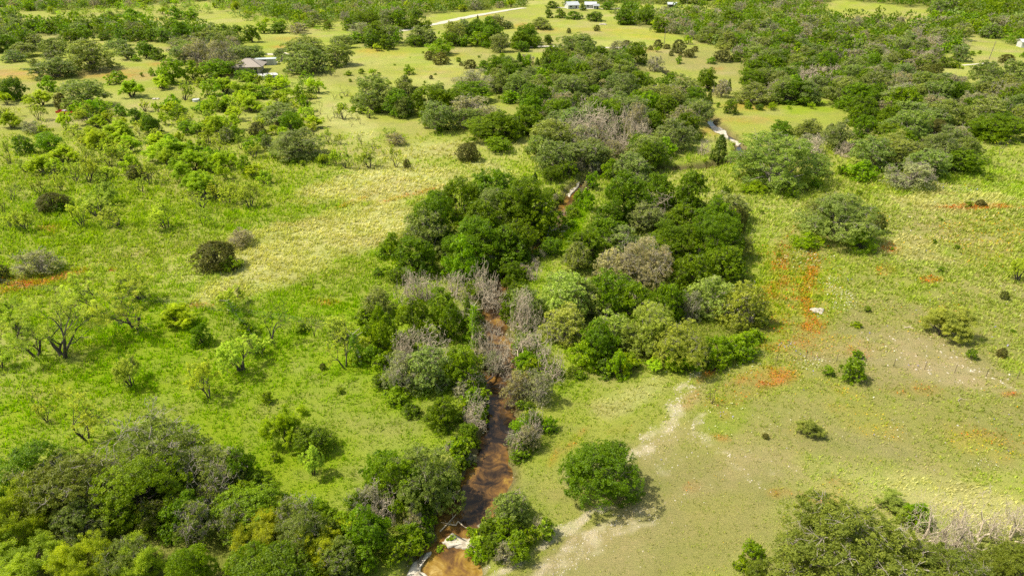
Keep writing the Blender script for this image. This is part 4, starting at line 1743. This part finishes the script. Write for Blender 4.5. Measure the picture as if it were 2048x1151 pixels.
for _ in range(170):      # the same country to either side of the frame
    s = 1 if rng.random() < .5 else -1
    y = rng.uniform(110, 520); x = s * (y * .9 + 28) * rng.uniform(.86, 1.5)
    z = ground_at(x, y); uu, vv, ff = project(np.array([x]), np.array([y]), np.array([z]))
    if -110 < uu[0] < 2160: continue
    mass.append((('OGYB')[int(rng.integers(0, 4))], x, y, z, rng.uniform(5, 11), rng.uniform(4, 6.5), _))
def far_mass():
    Vs = []; Fs = []; Rs = []; Cs = []; base = 0
    shapes = {}
    for k in 'OGBYMPD':
        for v in range(3):
            r2 = np.random.default_rng(hash_str(k) + v)
            L, C, Nn, R, T = dome_clumps(r2, 7, .24, 9, .10, .08)
            shapes[k, v] = leaves(r2, C, Nn, 5, R, .055, T, flat=.6, elong=.7)
    for (k, x, y, z, W, H, i) in mass:
        V, F, rn = shapes[k if (k, 0) in shapes else 'O', i % 3]
        r2 = np.random.default_rng(i + 31)
        a = r2.uniform(0, 6.28); ca, sa = math.cos(a), math.sin(a)
        P = np.stack([(V[:, 0] * ca - V[:, 1] * sa) * W + x, (V[:, 0] * sa + V[:, 1] * ca) * W + y, V[:, 2] * H + z], 1)
        c = np.array(KIND[k][2]) * r2.uniform(.8, 1.2) * np.array([r2.uniform(.9, 1.15), 1, r2.uniform(.8, 1.2)])
        Vs.append(P); Fs.append(F + base); Rs.append(rn); Cs.append(np.tile(c, (len(F), 1))); base += len(P)
    if not Vs: return
    me = mk_mesh('far_wood', np.concatenate(Vs), np.concatenate(Fs), (LEAF_MASS,), rnd=np.concatenate(Rs), col=np.concatenate(Cs))
    link('far_wood', me, label='far-off mixed oak wood closing the top of the view', kind='stuff')
far_mass()

# ---- labels: look + nearest landmark, told apart by order from left to right
groups = {}
for p in placed:
    o, k, u, v, px, lab, _ = p
    if lab: o['label'] = lab; continue
    best = min(LM, key=lambda q: ((u - q[1]) ** 2 + ((v - q[2]) * 1.8) ** 2))
    du, dv = u - best[1], (v - best[2]) * 1.3
    if abs(du) > abs(dv): rel = 'left of' if du < 0 else 'right of'
    else: rel = 'beyond' if dv < 0 else 'in front of'
    groups.setdefault((k, best[0], rel), []).append(p)
for (k, nm, rel), ps in groups.items():
    ps.sort(key=lambda q: q[2]); n = len(ps)
    gname = f"{LOOK[k]}s {rel} the {nm}".replace('junipers bush', 'juniper bushes')
    if n <= 12:
        for i, p in enumerate(ps):
            pos = '' if n == 1 else (', leftmost' if i == 0 else ', rightmost' if i == n - 1 else f', {ORD[i]} from left')
            p[0]['label'] = f"{LOOK[k]} {rel} the {nm}{pos}"
            if n > 1: p[0]['group'] = gname
    else:
        half = {}
        ps2 = sorted(ps, key=lambda q: q[3]); m_ = (n + 11) // 12
        rows = [ps2[i * n // m_:(i + 1) * n // m_] for i in range(m_)]
        for ri, row in enumerate(rows):
            row.sort(key=lambda q: q[2])
            rn = ['back row', 'next row', 'middle row', 'nearer row', 'near row', 'front row', 'frontmost row', 'nearest row'][ri if m_ > 2 else ri * 5] if ri < 8 else 'nearest row'
            for i, p in enumerate(row):
                pos = 'leftmost' if i == 0 else 'rightmost' if i == len(row) - 1 else f'{ORD[i]} from left'
                p[0]['label'] = f"{LOOK[k]} {rel} the {nm}, {rn}, {pos}"
                p[0]['group'] = gname
# ------------------------------------------------------------------ grass tufts and flowers (nobody could count them)
def in_view(x, y, z, mar=40):
    u, v, f = project(x, y, z)
    return (f > 10) & (u > -mar * 7) & (u < 2048 + mar * 7) & (v > -20) & (v < 1151 + mar * 4)
def scatter(n, ymax, seed, power=1.0):
    rng = np.random.default_rng(seed)
    # even on the ground, thinning with distance
    y = 20 + (ymax - 20) * rng.uniform(0, 1, n) ** power
    hw = (y * CP + CAMZ * SP) * 1.05 + 3
    x = rng.uniform(-1, 1, n) * hw
    keep = rng.uniform(0, 1, n) < hw / hw.max()
    x, y = x[keep], y[keep]
    cd = creek_dist(x, y); z = height(x, y, cd)
    k = in_view(x, y, z) & (cd > .15)
    return rng, x[k], y[k], z[k], cd[k]
def grass():
    rng, x, y, z, cd = scatter(700000, 190, 11, 1.0)
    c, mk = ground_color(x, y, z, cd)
    dens = 1 - .93 * np.clip(mk['bare'] * 1.2, 0, 1) - .5 * mk['tan'] - .55 * mk['olive']
    pat = sstep(.30, .60, fbm(x / 1.6, y / 1.6, 60, 3))
    k = rng.uniform(0, 1, len(x)) < dens * (.25 + .75 * pat) * (1 - .92 * sstep(95, 185, y))
    x, y, z, c, cd = x[k], y[k], z[k], c[k], cd[k]; dry = mk['dry'][k]; lush = mk['lush'][k]; ol = mk['olive'][k]
    n = len(x)
    fs = np.clip(np.hypot(x, y) / 70, .75, 2.4)
    nb = 3
    h = (.20 + .22 * rng.uniform(0, 1, n) ** 2 + .10 * lush) * fs * (1 - .45 * ol)
    V = []; C = []
    tone = rng.uniform(1.02, 1.42, n)
    straw = (rng.uniform(0, 1, n) < (.10 + .5 * dry))
    cc = c * tone[:, None]; cc[straw] = cc[straw] * [1.18, 1.15, 1.5]
    cc[~straw & (dry < .3)] *= [.85, 1.02, .7]
    lean0 = np.array([.45, -.12]) * 1.0
    for b in range(nb):
        a = rng.uniform(0, 6.28, n); w = .055 * fs * rng.uniform(.6, 1.4, n)
        lx = np.cos(a) * .22 * fs; ly = np.sin(a) * .22 * fs
        ln = (.35 + .9 * dry)
        p0 = np.stack([x + lx * .4 - np.sin(a) * w, y + ly * .4 + np.cos(a) * w, z - .03], 1)
        p1 = np.stack([x + lx * .4 + np.sin(a) * w, y + ly * .4 - np.cos(a) * w, z - .03], 1)
        p2 = np.stack([x + lx + lean0[0] * h * ln, y + ly + lean0[1] * h * ln, z + h], 1)
        V.append(np.stack([p0, p1, p2], 1)); C.append(cc)
    V = np.stack(V, 1).reshape(-1, 3); F = np.arange(len(V)).reshape(-1, 3); C = np.repeat(cc, nb, 0)
    rn = np.repeat(rng.uniform(.3, .8, n), nb)
    me = mk_mesh('grass', V, F, (LEAF_GRASS,), rnd=rn, col=C)
    link('grass', me, label='tufts of green and straw grass over the pasture', kind='stuff')
LEAF_GRASS = leaf_material('grass_blade', True, .35)
grass()
def flowers(name, mask, colr, n, label, size=.06, seed=5, ymax=150, lift=.3, bgd=0.0):
    rng, x, y, z, cd = scatter(n, ymax, seed)
    c, mk = ground_color(x, y, z, cd)
    m = mk[mask] ** 1.3 + bgd * sstep(.62, .75, fbm(x / 4, y / 4, seed, 3)) * (x > 15)
    k = rng.uniform(0, 1, len(x)) < m
    x, y, z = x[k], y[k], z[k]; q = len(x)
    if q == 0: return
    s = size * np.clip(np.hypot(x, y) / 60, .8, 2.5) * rng.uniform(.6, 1.4, q)
    a = rng.uniform(0, 6.28, q); h = lift * rng.uniform(.5, 1.2, q); tl = rng.normal(0, .35, (q, 2))
    V = []
    for i in range(4):
        t = a + i * math.pi / 2; ox, oy = np.cos(t) * s, np.sin(t) * s
        V.append(np.stack([x + ox, y + oy, z + h + ox * tl[:, 0] + oy * tl[:, 1]], 1))
    V = np.stack(V, 1).reshape(-1, 3)
    cc = np.array(colr)[rng.integers(0, len(colr), q)] * rng.uniform(.75, 1.2, (q, 1))
    link(name, mk_mesh(name, V, np.arange(q * 4).reshape(-1, 4), (LEAF_GRASS,), rnd=np.full(q, .5), col=cc), label=label, kind='stuff')
flowers('red_wildflowers', 'red', [(.52, .16, .04), (.56, .23, .04), (.42, .12, .04)], 1000000, 'red and orange wildflowers in drifts over the pasture', .050, 21, 170, .28)
flowers('yellow_wildflowers', 'yellow', [(.62, .42, .02), (.60, .30, .02)], 420000, 'golden wildflowers on the right slope', .045, 22, 150, .25, .05)
flowers('white_wildflowers', 'white', [(.58, .56, .34), (.60, .58, .48)], 500000, 'cream wildflowers around the pale stones', .048, 23, 140, .25, .012)
flowers('blue_wildflowers', 'blue', [(.26, .24, .48), (.33, .30, .45)], 260000, 'lilac blue wildflowers in small drifts', .055, 24, 150, .22, .02)
def pebbles():
    rng, x, y, z, cd = scatter(1000000, 135, 31)
    c, mk = ground_color(x, y, z, cd)
    m = np.clip(mk['bare'] ** 1.5 * .9 + .0012 * (x > 15) * (x < 110) + .05 * mk['tan'] + .35 * mk['bank'] * (cd > .1) * .3, 0, 1)
    k = rng.uniform(0, 1, len(x)) < m; x, y, z = x[k], y[k], z[k]; q = len(x)
    s = (.02 + .13 * rng.uniform(0, 1, q) ** 2.5) * np.clip(np.hypot(x, y) / 60, .8, 2.2)
    O = np.array([(1, 0, 0), (0, 1, 0), (-1, 0, 0), (0, -1, 0), (.1, .1, .8)])
    a = rng.uniform(0, 6.28, q); ca, sa = np.cos(a), np.sin(a)
    P = [np.stack([x + (o[0] * ca - o[1] * sa * .7) * s, y + (o[0] * sa + o[1] * ca * .7) * s, z + o[2] * s - .01], 1) for o in O]
    V = np.stack(P, 1).reshape(-1, 3); b = np.arange(q)[:, None] * 5
    F = np.concatenate([b + np.array([[i, (i + 1) % 4, 4]]) for i in range(4)], 0)
    link('pebbles', mk_mesh('pebbles', V, F, (STONE,)), label='pale caliche pebbles scattered over the bare slope', kind='stuff')
pebbles()

# ------------------------------------------------------------------ roads and tracks
GRAVEL = plain_material('road_gravel', (.38, .34, .26), (.56, .51, .42), 1.2, .95)
DIRT = plain_material('track_dirt', (.36, .30, .20), (.50, .44, .32), .8, .95)
def road(name, px, w, mat, label, lift=.07):
    P = np.array([hit_ground(u, v)[:2] for u, v in px])
    P = catmull(P, 10); v = []; f = []
    for i in range(len(P)):
        d = P[min(i + 1, len(P) - 1)] - P[max(i - 1, 0)]; d /= np.linalg.norm(d); n = np.array([-d[1], d[0]])
        for k in range(5):
            q = P[i] + n * w * (k / 4 - .5) * (1 + .12 * math.sin(i * 1.7 + k))
            v.append((q[0], q[1], ground_at(q[0], q[1]) + lift))
    for i in range(len(P) - 1):
        for k in range(4): f.append((i * 5 + k, i * 5 + k + 1, (i + 1) * 5 + k + 1, (i + 1) * 5 + k))
    link(name, mk_mesh(name, np.array(v), np.array(f), (mat,)), label=label, kind='structure')
road('gravel_road', [(735, 78), (775, 67), (830, 57), (880, 47), (930, 36), (990, 25), (1048, 16)], 5.5, GRAVEL, 'white gravel road running to the far right between woods', .12)
road('lane', [(1030, 96), (1075, 94), (1100, 93), (1140, 96), (1200, 96), (1245, 95), (1290, 92)], 3.6, GRAVEL, 'pale lane passing behind the broad live oak', .10)
road('driveway', [(512, 128), (540, 127), (562, 121), (575, 112), (560, 106), (545, 109), (530, 108)], 3.6, GRAVEL, 'white gravel drive beside the metal shed', .08)
road('lane', [(1925, 131), (1950, 129), (1968, 127), (1985, 126)], 1.8, GRAVEL, 'pale lane near the leaning power pole', .10)
road('farm_lane', [(1105, 15), (1140, 17), (1180, 18), (1240, 17)], 4.0, GRAVEL, 'pale farm lane in front of the white farmhouses', .15)

# ------------------------------------------------------------------ buildings
def thing(name, label, cat, u, v, rz=0, group=None, dz=0):
    x, y, z = hit_ground(u, v)
    o = bpy.data.objects.new(name, None); COL.objects.link(o); o.empty_display_size = .3
    o.location = (x, y, z + dz); o.rotation_euler = (0, 0, rz); tag(o, label, cat, group)
    return o
SHINGLE = plain_material('roof_shingle', (.26, .215, .18), (.36, .31, .26), 3, .9, stretch=(1, 1, 6))
SIDING = plain_material('siding_tan', (.50, .42, .32), (.60, .52, .41), 1, .8)
WHITE = plain_material('painted_white', (.42, .42, .41), (.58, .57, .55), .6, .6)
GREYM = plain_material('metal_grey', (.30, .32, .33), (.42, .43, .43), 1, .5, .3, (6, 6, .3))
DARKM = plain_material('dark_metal', (.035, .033, .032), (.06, .055, .05), 1, .6)
WOODP = plain_material('weathered_post', (.13, .10, .075), (.24, .20, .16), 4, .9, stretch=(1, 1, .2))
REDP = plain_material('red_paint', (.42, .025, .018), (.52, .05, .03), .8, .4)
DECKG = plain_material('deck_boards', (.48, .47, .45), (.62, .61, .58), 1.5, .75, stretch=(1, 8, 1))
STEEL = plain_material('roof_steel', (.46, .48, .50), (.62, .64, .65), .8, .35, .2, (8, .4, 1))
m, N, L, out = new_mat('window_glass'); p = N.new('ShaderNodeBsdfPrincipled'); p.inputs['Base Color'].default_value = (.03, .035, .04, 1); p.inputs['Roughness'].default_value = .08; L.new(p.outputs[0], out.inputs[0]); PANE = m
m, N, L, out = new_mat('tyre_rubber'); p = N.new('ShaderNodeBsdfPrincipled'); p.inputs['Base Color'].default_value = (.02, .02, .02, 1); p.inputs['Roughness'].default_value = .8; L.new(p.outputs[0], out.inputs[0]); RUB = m

h = thing('house', 'tan walled house with a grey-brown hipped roof half hidden by trees', 'house', 520, 147, .12)
# origin: right front wall corner; the house runs off to the left behind the trees
MB().box(-9.5, 0, -.8, 0, 8.4, 2.75).build('wall', SIDING, h)
X0, X1, Y0, Y1, ZE, ZR = -10.7, 1.5, -1.6, 9.6, 2.78, 5.3
rr = MB(); c0, c1, c2, c3 = (X0, Y0, ZE), (X1, Y0, ZE), (X1, Y1, ZE), (X0, Y1, ZE); r0, r1 = (X0 + 5.2, 4.0, ZR), (X1 - 5.2, 4.0, ZR)
n0 = len(rr.v); rr.v += [c0, c1, c2, c3, r0, r1] + [(p[0], p[1], ZE - .16) for p in (c0, c1, c2, c3)]
rr.f += [(0, 1, 5, 4), (1, 2, 5), (2, 3, 4, 5), (3, 0, 4), (0, 6, 7, 1), (1, 7, 8, 2), (2, 8, 9, 3), (3, 9, 6, 0), (6, 9, 8, 7)]
roof = rr.build('roof', SHINGLE, h)
cp = MB().bar((X1, Y0, ZE + .06), (r1[0], r1[1], ZR + .06), .14).bar((r0[0], 4.0, ZR + .06), (r1[0], 4.0, ZR + .06), .12).build('ridge_cap', DARKM, roof)
for x in (1.2, -3.2): MB().box(x - .1, -1.4, -.4, x + .1, -1.2, ZE - .17).build('porch_post', WOODP, h)
MB().box(-1.9, -.06, 0, -.9, -.005, 2.1).build('door', DARKM, h)
for x in (-3.6, -6.2, -8.4):
    f_ = MB().box(x - .06, -.08, .85, x + 1.26, -.004, 2.1).build('window', WHITE, h)
    MB().box(x, -.11, .92, x + 1.2, -.084, 2.03).build('pane', PANE, f_)
DRZ = .52
dk = thing('deck', 'raised white deck with dark rail posts in front of the tan house', 'deck', 526, 159, DRZ)
MB().box(-6.0, -.2, 1.15, 6.0, 4.6, 1.32).build('deck_floor', DECKG, dk)
MB().box(-6.0, -.34, -.6, 6.0, -.23, 1.30).build('skirt_panel', WHITE, dk)
for i in range(7):
    x = -5.9 + i * 1.96
    MB().box(x - .08, -.48, -.6, x + .08, -.35, 2.05).build('rail_post', DARKM, dk)
MB().box(-6.0, -.46, 1.96, 6.0, -.37, 2.04).build('rail', DARKM, dk)
for (x, y_) in ((-1.5, 2.0), (.6, 1.6), (2.6, 2.5)):
    x0, y0, z0 = dk.matrix_world.translation if False else dk.location
    c_, s_ = math.cos(DRZ), math.sin(DRZ)
    t = bpy.data.objects.new('patio_chair', None); COL.objects.link(t)
    t.location = (x0 + x * c_ - y_ * s_, y0 + x * s_ + y_ * c_, z0 + 1.32); t.rotation_euler = (0, 0, .3 + x)
    tag(t, {-1.5: 'dark patio chair nearest the house on the white deck', .6: 'middle dark patio chair on the white deck', 2.6: 'rightmost dark patio chair on the white deck'}[x], 'chair', 'chairs on the deck')
    MB().box(-.28, -.28, .38, .28, .28, .44).build('seat', DARKM, t)
    MB().box(-.28, .24, .45, .28, .30, .95).build('backrest', DARKM, t)
    for sx in (-.24, .24):
        for sy in (-.24, .24): MB().box(sx - .025, sy - .025, 0, sx + .025, sy + .025, .378).build('leg', DARKM, t)
sh = thing('metal_shed', 'long white roofed metal shed with an open bay holding something red', 'shed', 531, 132, .22)
MB().box(-4.4, 1.2, 2.35, 4.4, 5.2, 2.5).build('roof', STEEL, sh)
MB().box(-4.2, 4.9, -.3, 4.2, 5.0, 2.34).build('back_wall', GREYM, sh)
MB().box(.3, 1.35, -.3, 3.1, 1.45, 2.34).build('front_panel', GREYM, sh)
MB().box(3.12, 1.35, -.3, 4.2, 1.43, 2.34).build('white_panel', WHITE, sh)
MB().box(4.1, 1.5, -.3, 4.2, 4.88, 2.34).build('side_wall', WHITE, sh)
for x in (-4.1, -2.0, .2): MB().box(x - .06, 1.35, -.3, x + .06, 1.47, 2.34).build('post', WOODP, sh)
tr = thing('tractor', 'small red tractor parked in the open bay of the metal shed', 'tractor', 521, 127.5, .3)
MB().box(-1.2, -.35, .55, .3, .35, 1.15).build('bonnet', REDP, tr); MB().box(.32, -.5, .6, 1.1, .5, .85).build('seat_platform', DARKM, tr)
MB().box(.8, -.3, .86, .95, .3, 1.4).build('seat', REDP, tr)
for (x, y_, r) in ((-.8, -.5, .35), (-.8, .5, .35), (.75, -.66, .6), (.75, .66, .6)): MB().bar((x, y_ - .12, r), (x, y_ + .12, r), r, n=16).build('wheel', RUB, tr)
rt = thing('red_trailer', 'low red flatbed trailer with white and dark load under the left oak', 'trailer', 131, 229, -.10)
MB().box(-2.4, -.95, .55, 2.4, .95, .72).build('bed', REDP, rt)
MB().box(-2.4, -.95, .73, 2.4, -.88, 1.25).build('side_board', REDP, rt); MB().box(-2.4, .88, .73, 2.4, .95, 1.25).build('side_board', REDP, rt)
MB().box(-2.4, -.86, .73, -2.33, .86, 1.15).build('end_board', REDP, rt)
MB().bar((2.4, -.5, .6), (3.6, 0, .5), .05).bar((2.4, .5, .6), (3.6, 0, .5), .05).build('drawbar', REDP, rt)
for y_ in (-1.08, 1.08):
    for x in (-.5, .35): MB().bar((x, y_ - .1, .36), (x, y_ + .1, .36), .36, n=16).build('wheel', RUB, rt)
MB().box(-.6, -.5, .74, .5, .4, 1.35).build('load', WHITE, rt)
MB().box(.6, -.5, .74, 1.6, .5, 1.15).build('tarp_bundle', DARKM, rt)
tk = thing('stock_tank', 'round white livestock water tank in the left brush', 'water tank', 393, 203)
MB().bar((0, 0, -.1), (0, 0, .75), 1.15, n=28).build('tank_wall', WHITE, tk)
MB().bar((0, 0, .752), (0, 0, .86), 1.22, 1.05, n=28).build('lid', WHITE, tk)
def farmhouse(u, v, w, d, e, r, rz, label, wall, roof, name='farmhouse'):
    h = thing(name, label, 'farmhouse' if name == 'farmhouse' else 'shed', u, v, rz)
    MB().box(-w / 2, 0, -1, w / 2, d, e).hexa([(-w / 2, 0, e + .01), (w / 2, 0, e + .01), (w / 2, d, e + .01), (-w / 2, d, e + .01), (-w / 2, d / 2 - .05, r - .2), (w / 2, d / 2 - .05, r - .2), (w / 2, d / 2 + .05, r - .2), (-w / 2, d / 2 + .05, r - .2)]).build('wall', wall, h)
    for (ya, yb) in ((-.8, d / 2), (d + .8, d / 2)):
        za = e - .35
        MB().hexa([(-w / 2 - .5, ya, za), (w / 2 + .5, ya, za), (w / 2 + .5, yb, r), (-w / 2 - .5, yb, r), (-w / 2 - .5, ya, za + .15), (w / 2 + .5, ya, za + .15), (w / 2 + .5, yb, r + .15), (-w / 2 - .5, yb, r + .15)]).build('roof', roof, h)
    for i in range(max(2, int(w // 4))):
        x = -w / 2 + (i + .5) * w / max(2, int(w // 4))
        if i == 1: MB().box(x - .5, -.07, 0, x + .5, -.004, 2.2).build('door', DARKM, h)
        else: MB().box(x - .6, -.07, 1.0, x + .6, -.004, 2.1).build('window', PANE, h)
    return h
farmhouse(1147, 18, 8, 6, 2.6, 4.3, .35, 'pale gabled farmhouse left of the tree in the far farmyard', WHITE, STEEL)
farmhouse(1181, 17, 7.5, 5.5, 2.5, 3.9, -.05, 'white roofed farmhouse right of the tree in the far farmyard', WHITE, STEEL)
farmhouse(1344, 16.5, 5.5, 5, 2.6, 3.4, -.1, 'dark shed with a pale blue roof at the edge of the far field', DARKM, STEEL, 'field_shed')
farmhouse(1192, 19, 3.5, 3, 2.4, 3.2, 0, 'small pale outbuilding right of the white farmhouses', WHITE, GREYM, 'outbuilding')
farmhouse(2056, 96, 6, 6, 2.8, 3.5, -.25, 'white metal building cut by the right edge of the frame', WHITE, WHITE, 'metal_building')

# ------------------------------------------------------------------ power poles
def pole(u, v, hgt, label, lean=(0, 0), arm=True, w=.16):
    o = thing('power_pole', label, 'power pole', u, v, .4, 'wooden power poles')
    MB().bar((0, 0, -.5), (lean[0], lean[1], hgt), w, w * .7).build('pole', WOODP, o)
    if arm:
        q = hgt - .6; k = q / hgt
        c = MB().bar((lean[0] * k - 1.1, lean[1] * k - .2, q), (lean[0] * k + 1.1, lean[1] * k - .2, q), .06).build('crossarm', WOODP, o)
        for x in (-1, 0.35, 1): MB().bar((lean[0] * k + x, lean[1] * k - .2, q + .065), (lean[0] * k + x, lean[1] * k - .2, q + .25), .05, .03).build('insulator', GREYM, c)
    return o
pole(1328, 92, 9.0, 'dark power pole standing on the juniper knoll with a crossarm')
pole(1372, 28, 9.0, 'wooden power pole on the brown field edge near the dark shed')
pole(1978, 118, 7.5, 'slightly leaning power pole in the far right clearing', (.9, 0), False)

# ------------------------------------------------------------------ wire fences
WIRE = plain_material('fence_wire', (.20, .19, .18), (.32, .30, .28), 3, .6, .4)
STAKE = plain_material('stake_rust', (.08, .06, .05), (.17, .12, .09), 6, .85)
def fence(px, label, step=None, hgt=1.25):
    P = [hit_ground(u, v) for u, v in px]
    o = bpy.data.objects.new('wire_fence', None); COL.objects.link(o); o.location = P[0]; tag(o, label, 'fence')
    o0 = Vector(P[0]); pts = []
    for i, p in enumerate(P[:-1]):
        q = Vector(P[i + 1]); p = Vector(p); n = max(1, int((q - p).length / step)) if step else 1
        for k in range(n): r = p.lerp(q, k / n); pts.append(Vector((r.x, r.y, ground_at(r.x, r.y))))
    pts.append(Vector(P[-1]))
    for p in pts: MB().bar(p - o0 - Vector((0, 0, .3)), p - o0 + Vector((0, 0, hgt)), .04, .035, 6).build('post', STAKE, o)
    for hh in (.35, .7, 1.05):
        w = MB()
        for a, c in zip(pts[:-1], pts[1:]): w.bar(a - o0 + Vector((0, 0, hh)), c - o0 + Vector((0, 0, hh)), .006, n=3)
        w.build('wire', WIRE, o)
fence([(1496, 712), (1553, 722), (1612, 716), (1673, 722), (1730, 729), (1787, 733), (1849, 738), (1909, 745), (1972, 752), (2034, 757), (2100, 764)], 'thin wire fence on dark stakes crossing the bare right slope')
fence([(-40, 564), (17, 571), (50, 578), (118, 585), (210, 596), (320, 608), (426, 622), (560, 640), (700, 662)], 'thin wire fence on dark stakes behind the left mesquite cluster', 7.0)
g = thing('gate_brace', 'pair of wooden gate posts in the meadow left of the oak row', 'gate posts', 688, 193)
for x in (-1.3, 1.3): MB().bar((x, 0, -.3), (x, 0, 1.6), .09, .08).build('post', WOODP, g)
MB().bar((-1.2, 0, 1.2), (1.2, 0, 1.2), .05).build('rail', WOODP, g)

# ------------------------------------------------------------------ vines, driftwood, stones, debris
def vine_trunk(u, v, hgt, lean, label, rz=0):
    o = thing('vine_covered_trunk', label, 'vine trunk', u, v, rz)
    b = MB(); q = Vector((0, 0, -.2)); rng = np.random.default_rng(int(u)); C = []
    n = 9
    for i in range(n):
        t = (i + 1) / n; nxt = Vector((lean[0] * t + .12 * math.sin(i), lean[1] * t, hgt * t))
        b.bar(q, nxt, .22 * (1 - .6 * i / n), .22 * (1 - .6 * (i + 1) / n), 7)
        if i > 4:
            for s in (-1, 1): b.bar(nxt, nxt + Vector((s * rng.uniform(.4, 1.2), rng.uniform(-.5, .5), rng.uniform(.3, 1.0))), .05, .015, 5)
        for _ in range(22):
            r = (.25 + .95 * (1 - t)) * (.6 + .8 * abs(math.sin(i * 2.1))) * rng.uniform(.4, 1.2); a = rng.uniform(0, 6.28)
            p = q.lerp(nxt, rng.uniform(0, 1)); C.append((p.x + math.cos(a) * r, p.y + math.sin(a) * r, max(.05, p.z + rng.uniform(-.2, .2))))
        q = nxt
    b.build('trunk', BARK_GREY, o)
    C = np.array(C); Nn = unitv(rng.normal(0, 1, C.shape) + [0, 0, .5])
    V, F, rn = leaves(rng, C, Nn, 15, np.full(len(C), .30), .080, rng.uniform(.1, .9, len(C)), flat=.8, elong=.6)
    c = link('vine_leaves', mk_mesh('vine_leaves', V, F, (LEAF,), rnd=rn), o); c.color = (.22, .34, .03, 1)
vine_trunk(505, 672, 5.2, (-3.2, 1.2), 'leaning trunk wrapped in dark green vine on the left meadow')
vine_trunk(722, 728, 4.6, (-.8, .3), 'short upright trunk wrapped in vine at the left of the creek wood')
vine_trunk(944, 690, 6.0, (.3, .6), 'tall vine wrapped trunk on the left bank of the creek')
def branch(px, r, zz, label, mat=BARK_GREY, twigs=4, seedv=1):
    rng = np.random.default_rng(seedv)
    P = [Vector((*hit_plane(u, v, WATER), WATER + zz + .1)) if zz is not None else Vector(hit_ground(u, v)) + Vector((0, 0, .08)) for u, v in px]
    o = bpy.data.objects.new('fallen_branch', None); COL.objects.link(o); o.location = P[0]; tag(o, label, 'fallen branch', 'fallen branches')
    b = MB(); n = len(P)
    for i in range(n - 1): b.bar(P[i] - P[0], P[i + 1] - P[0], r * (1 - .6 * i / n), r * (1 - .6 * (i + 1) / n), 7)
    b.build('stem', mat, o)
    t = MB()
    for _ in range(twigs):
        i = rng.integers(0, n - 1); p = P[i].lerp(P[i + 1], rng.uniform(.3, 1)) - P[0]
        e = p + Vector((rng.normal(0, .6), rng.normal(0, .6), rng.uniform(.1, .7))); t.bar(p, e, r * .35, r * .12, 5)
    t.build('side_twigs', mat, o)
branch([(880, 1064), (896, 1048), (912, 1030)], .07, .05, 'slim pale driftwood stick across the near end of the brown pool', seedv=2)
branch([(898, 1050), (912, 1052), (916, 1044), (930, 1056), (950, 1062)], .07, .08, 'crooked driftwood branch caught on the limestone ledge', seedv=3)
branch([(968, 775), (985, 762), (988, 742), (990, 728)], .14, .6, 'dark fallen limb leaning over the left of the creek', BARK, 6, 4)
branch([(988, 748), (1010, 742), (1030, 728), (1048, 722)], .12, .7, 'dark fallen limb reaching across the creek to the right bank', BARK, 6, 5)
branch([(965, 790), (985, 778), (1000, 782)], .12, .4, 'short dark limb lying low over the creek water', BARK, 4, 6)
branch([(860, 978), (872, 962), (880, 945), (892, 930)], .08, .5, 'grey dead limb hanging over the left edge of the brown pool', BARK_GREY, 10, 7)
branch([(1808, 656), (1818, 655), (1828, 658)], .09, None, 'bleached white branch lying on the bare right slope', BARK_GREY, 5, 8)
branch([(1914, 802), (1922, 797)], .06, None, 'small bleached stick on the right slope below the fence', BARK_GREY, 3, 9)
def boulders(u, v, spec, label, cat='rock pile'):
    o = thing('rock_pile', label, cat, u, v); rng = np.random.default_rng(int(u + v))
    for (x, y, s) in spec:
        me = bpy.data.meshes.new('rock'); import bmesh
        bm = bmesh.new(); bmesh.ops.create_icosphere(bm, subdivisions=3, radius=s)
        for q in bm.verts:
            n = vnoise(np.array([q.co.x * 2 / s + u]), np.array([q.co.y * 2 / s + q.co.z]), 3)[0]
            q.co *= .72 + .5 * n; q.co.z *= .5
        bm.to_mesh(me); bm.free(); me.materials.append(STONE)
        link('rock', me, o, (x, y, s * .2))
boulders(1635, 622, [(-.4, 0, .8), (.5, .2, .6), (.1, -.6, .5)], 'pale flat stones among the flowers of the right meadow')
boulders(1205, 50, [(-1.2, 0, 1.1), (.4, .4, 1.3), (1.5, -.2, .9)], 'grey brush heap beside a small tree on the far field')
boulders(312, 199, [(-.5, 0, .7), (.5, .3, .6)], 'two grey stones on the worn patch left of the white stock tank')
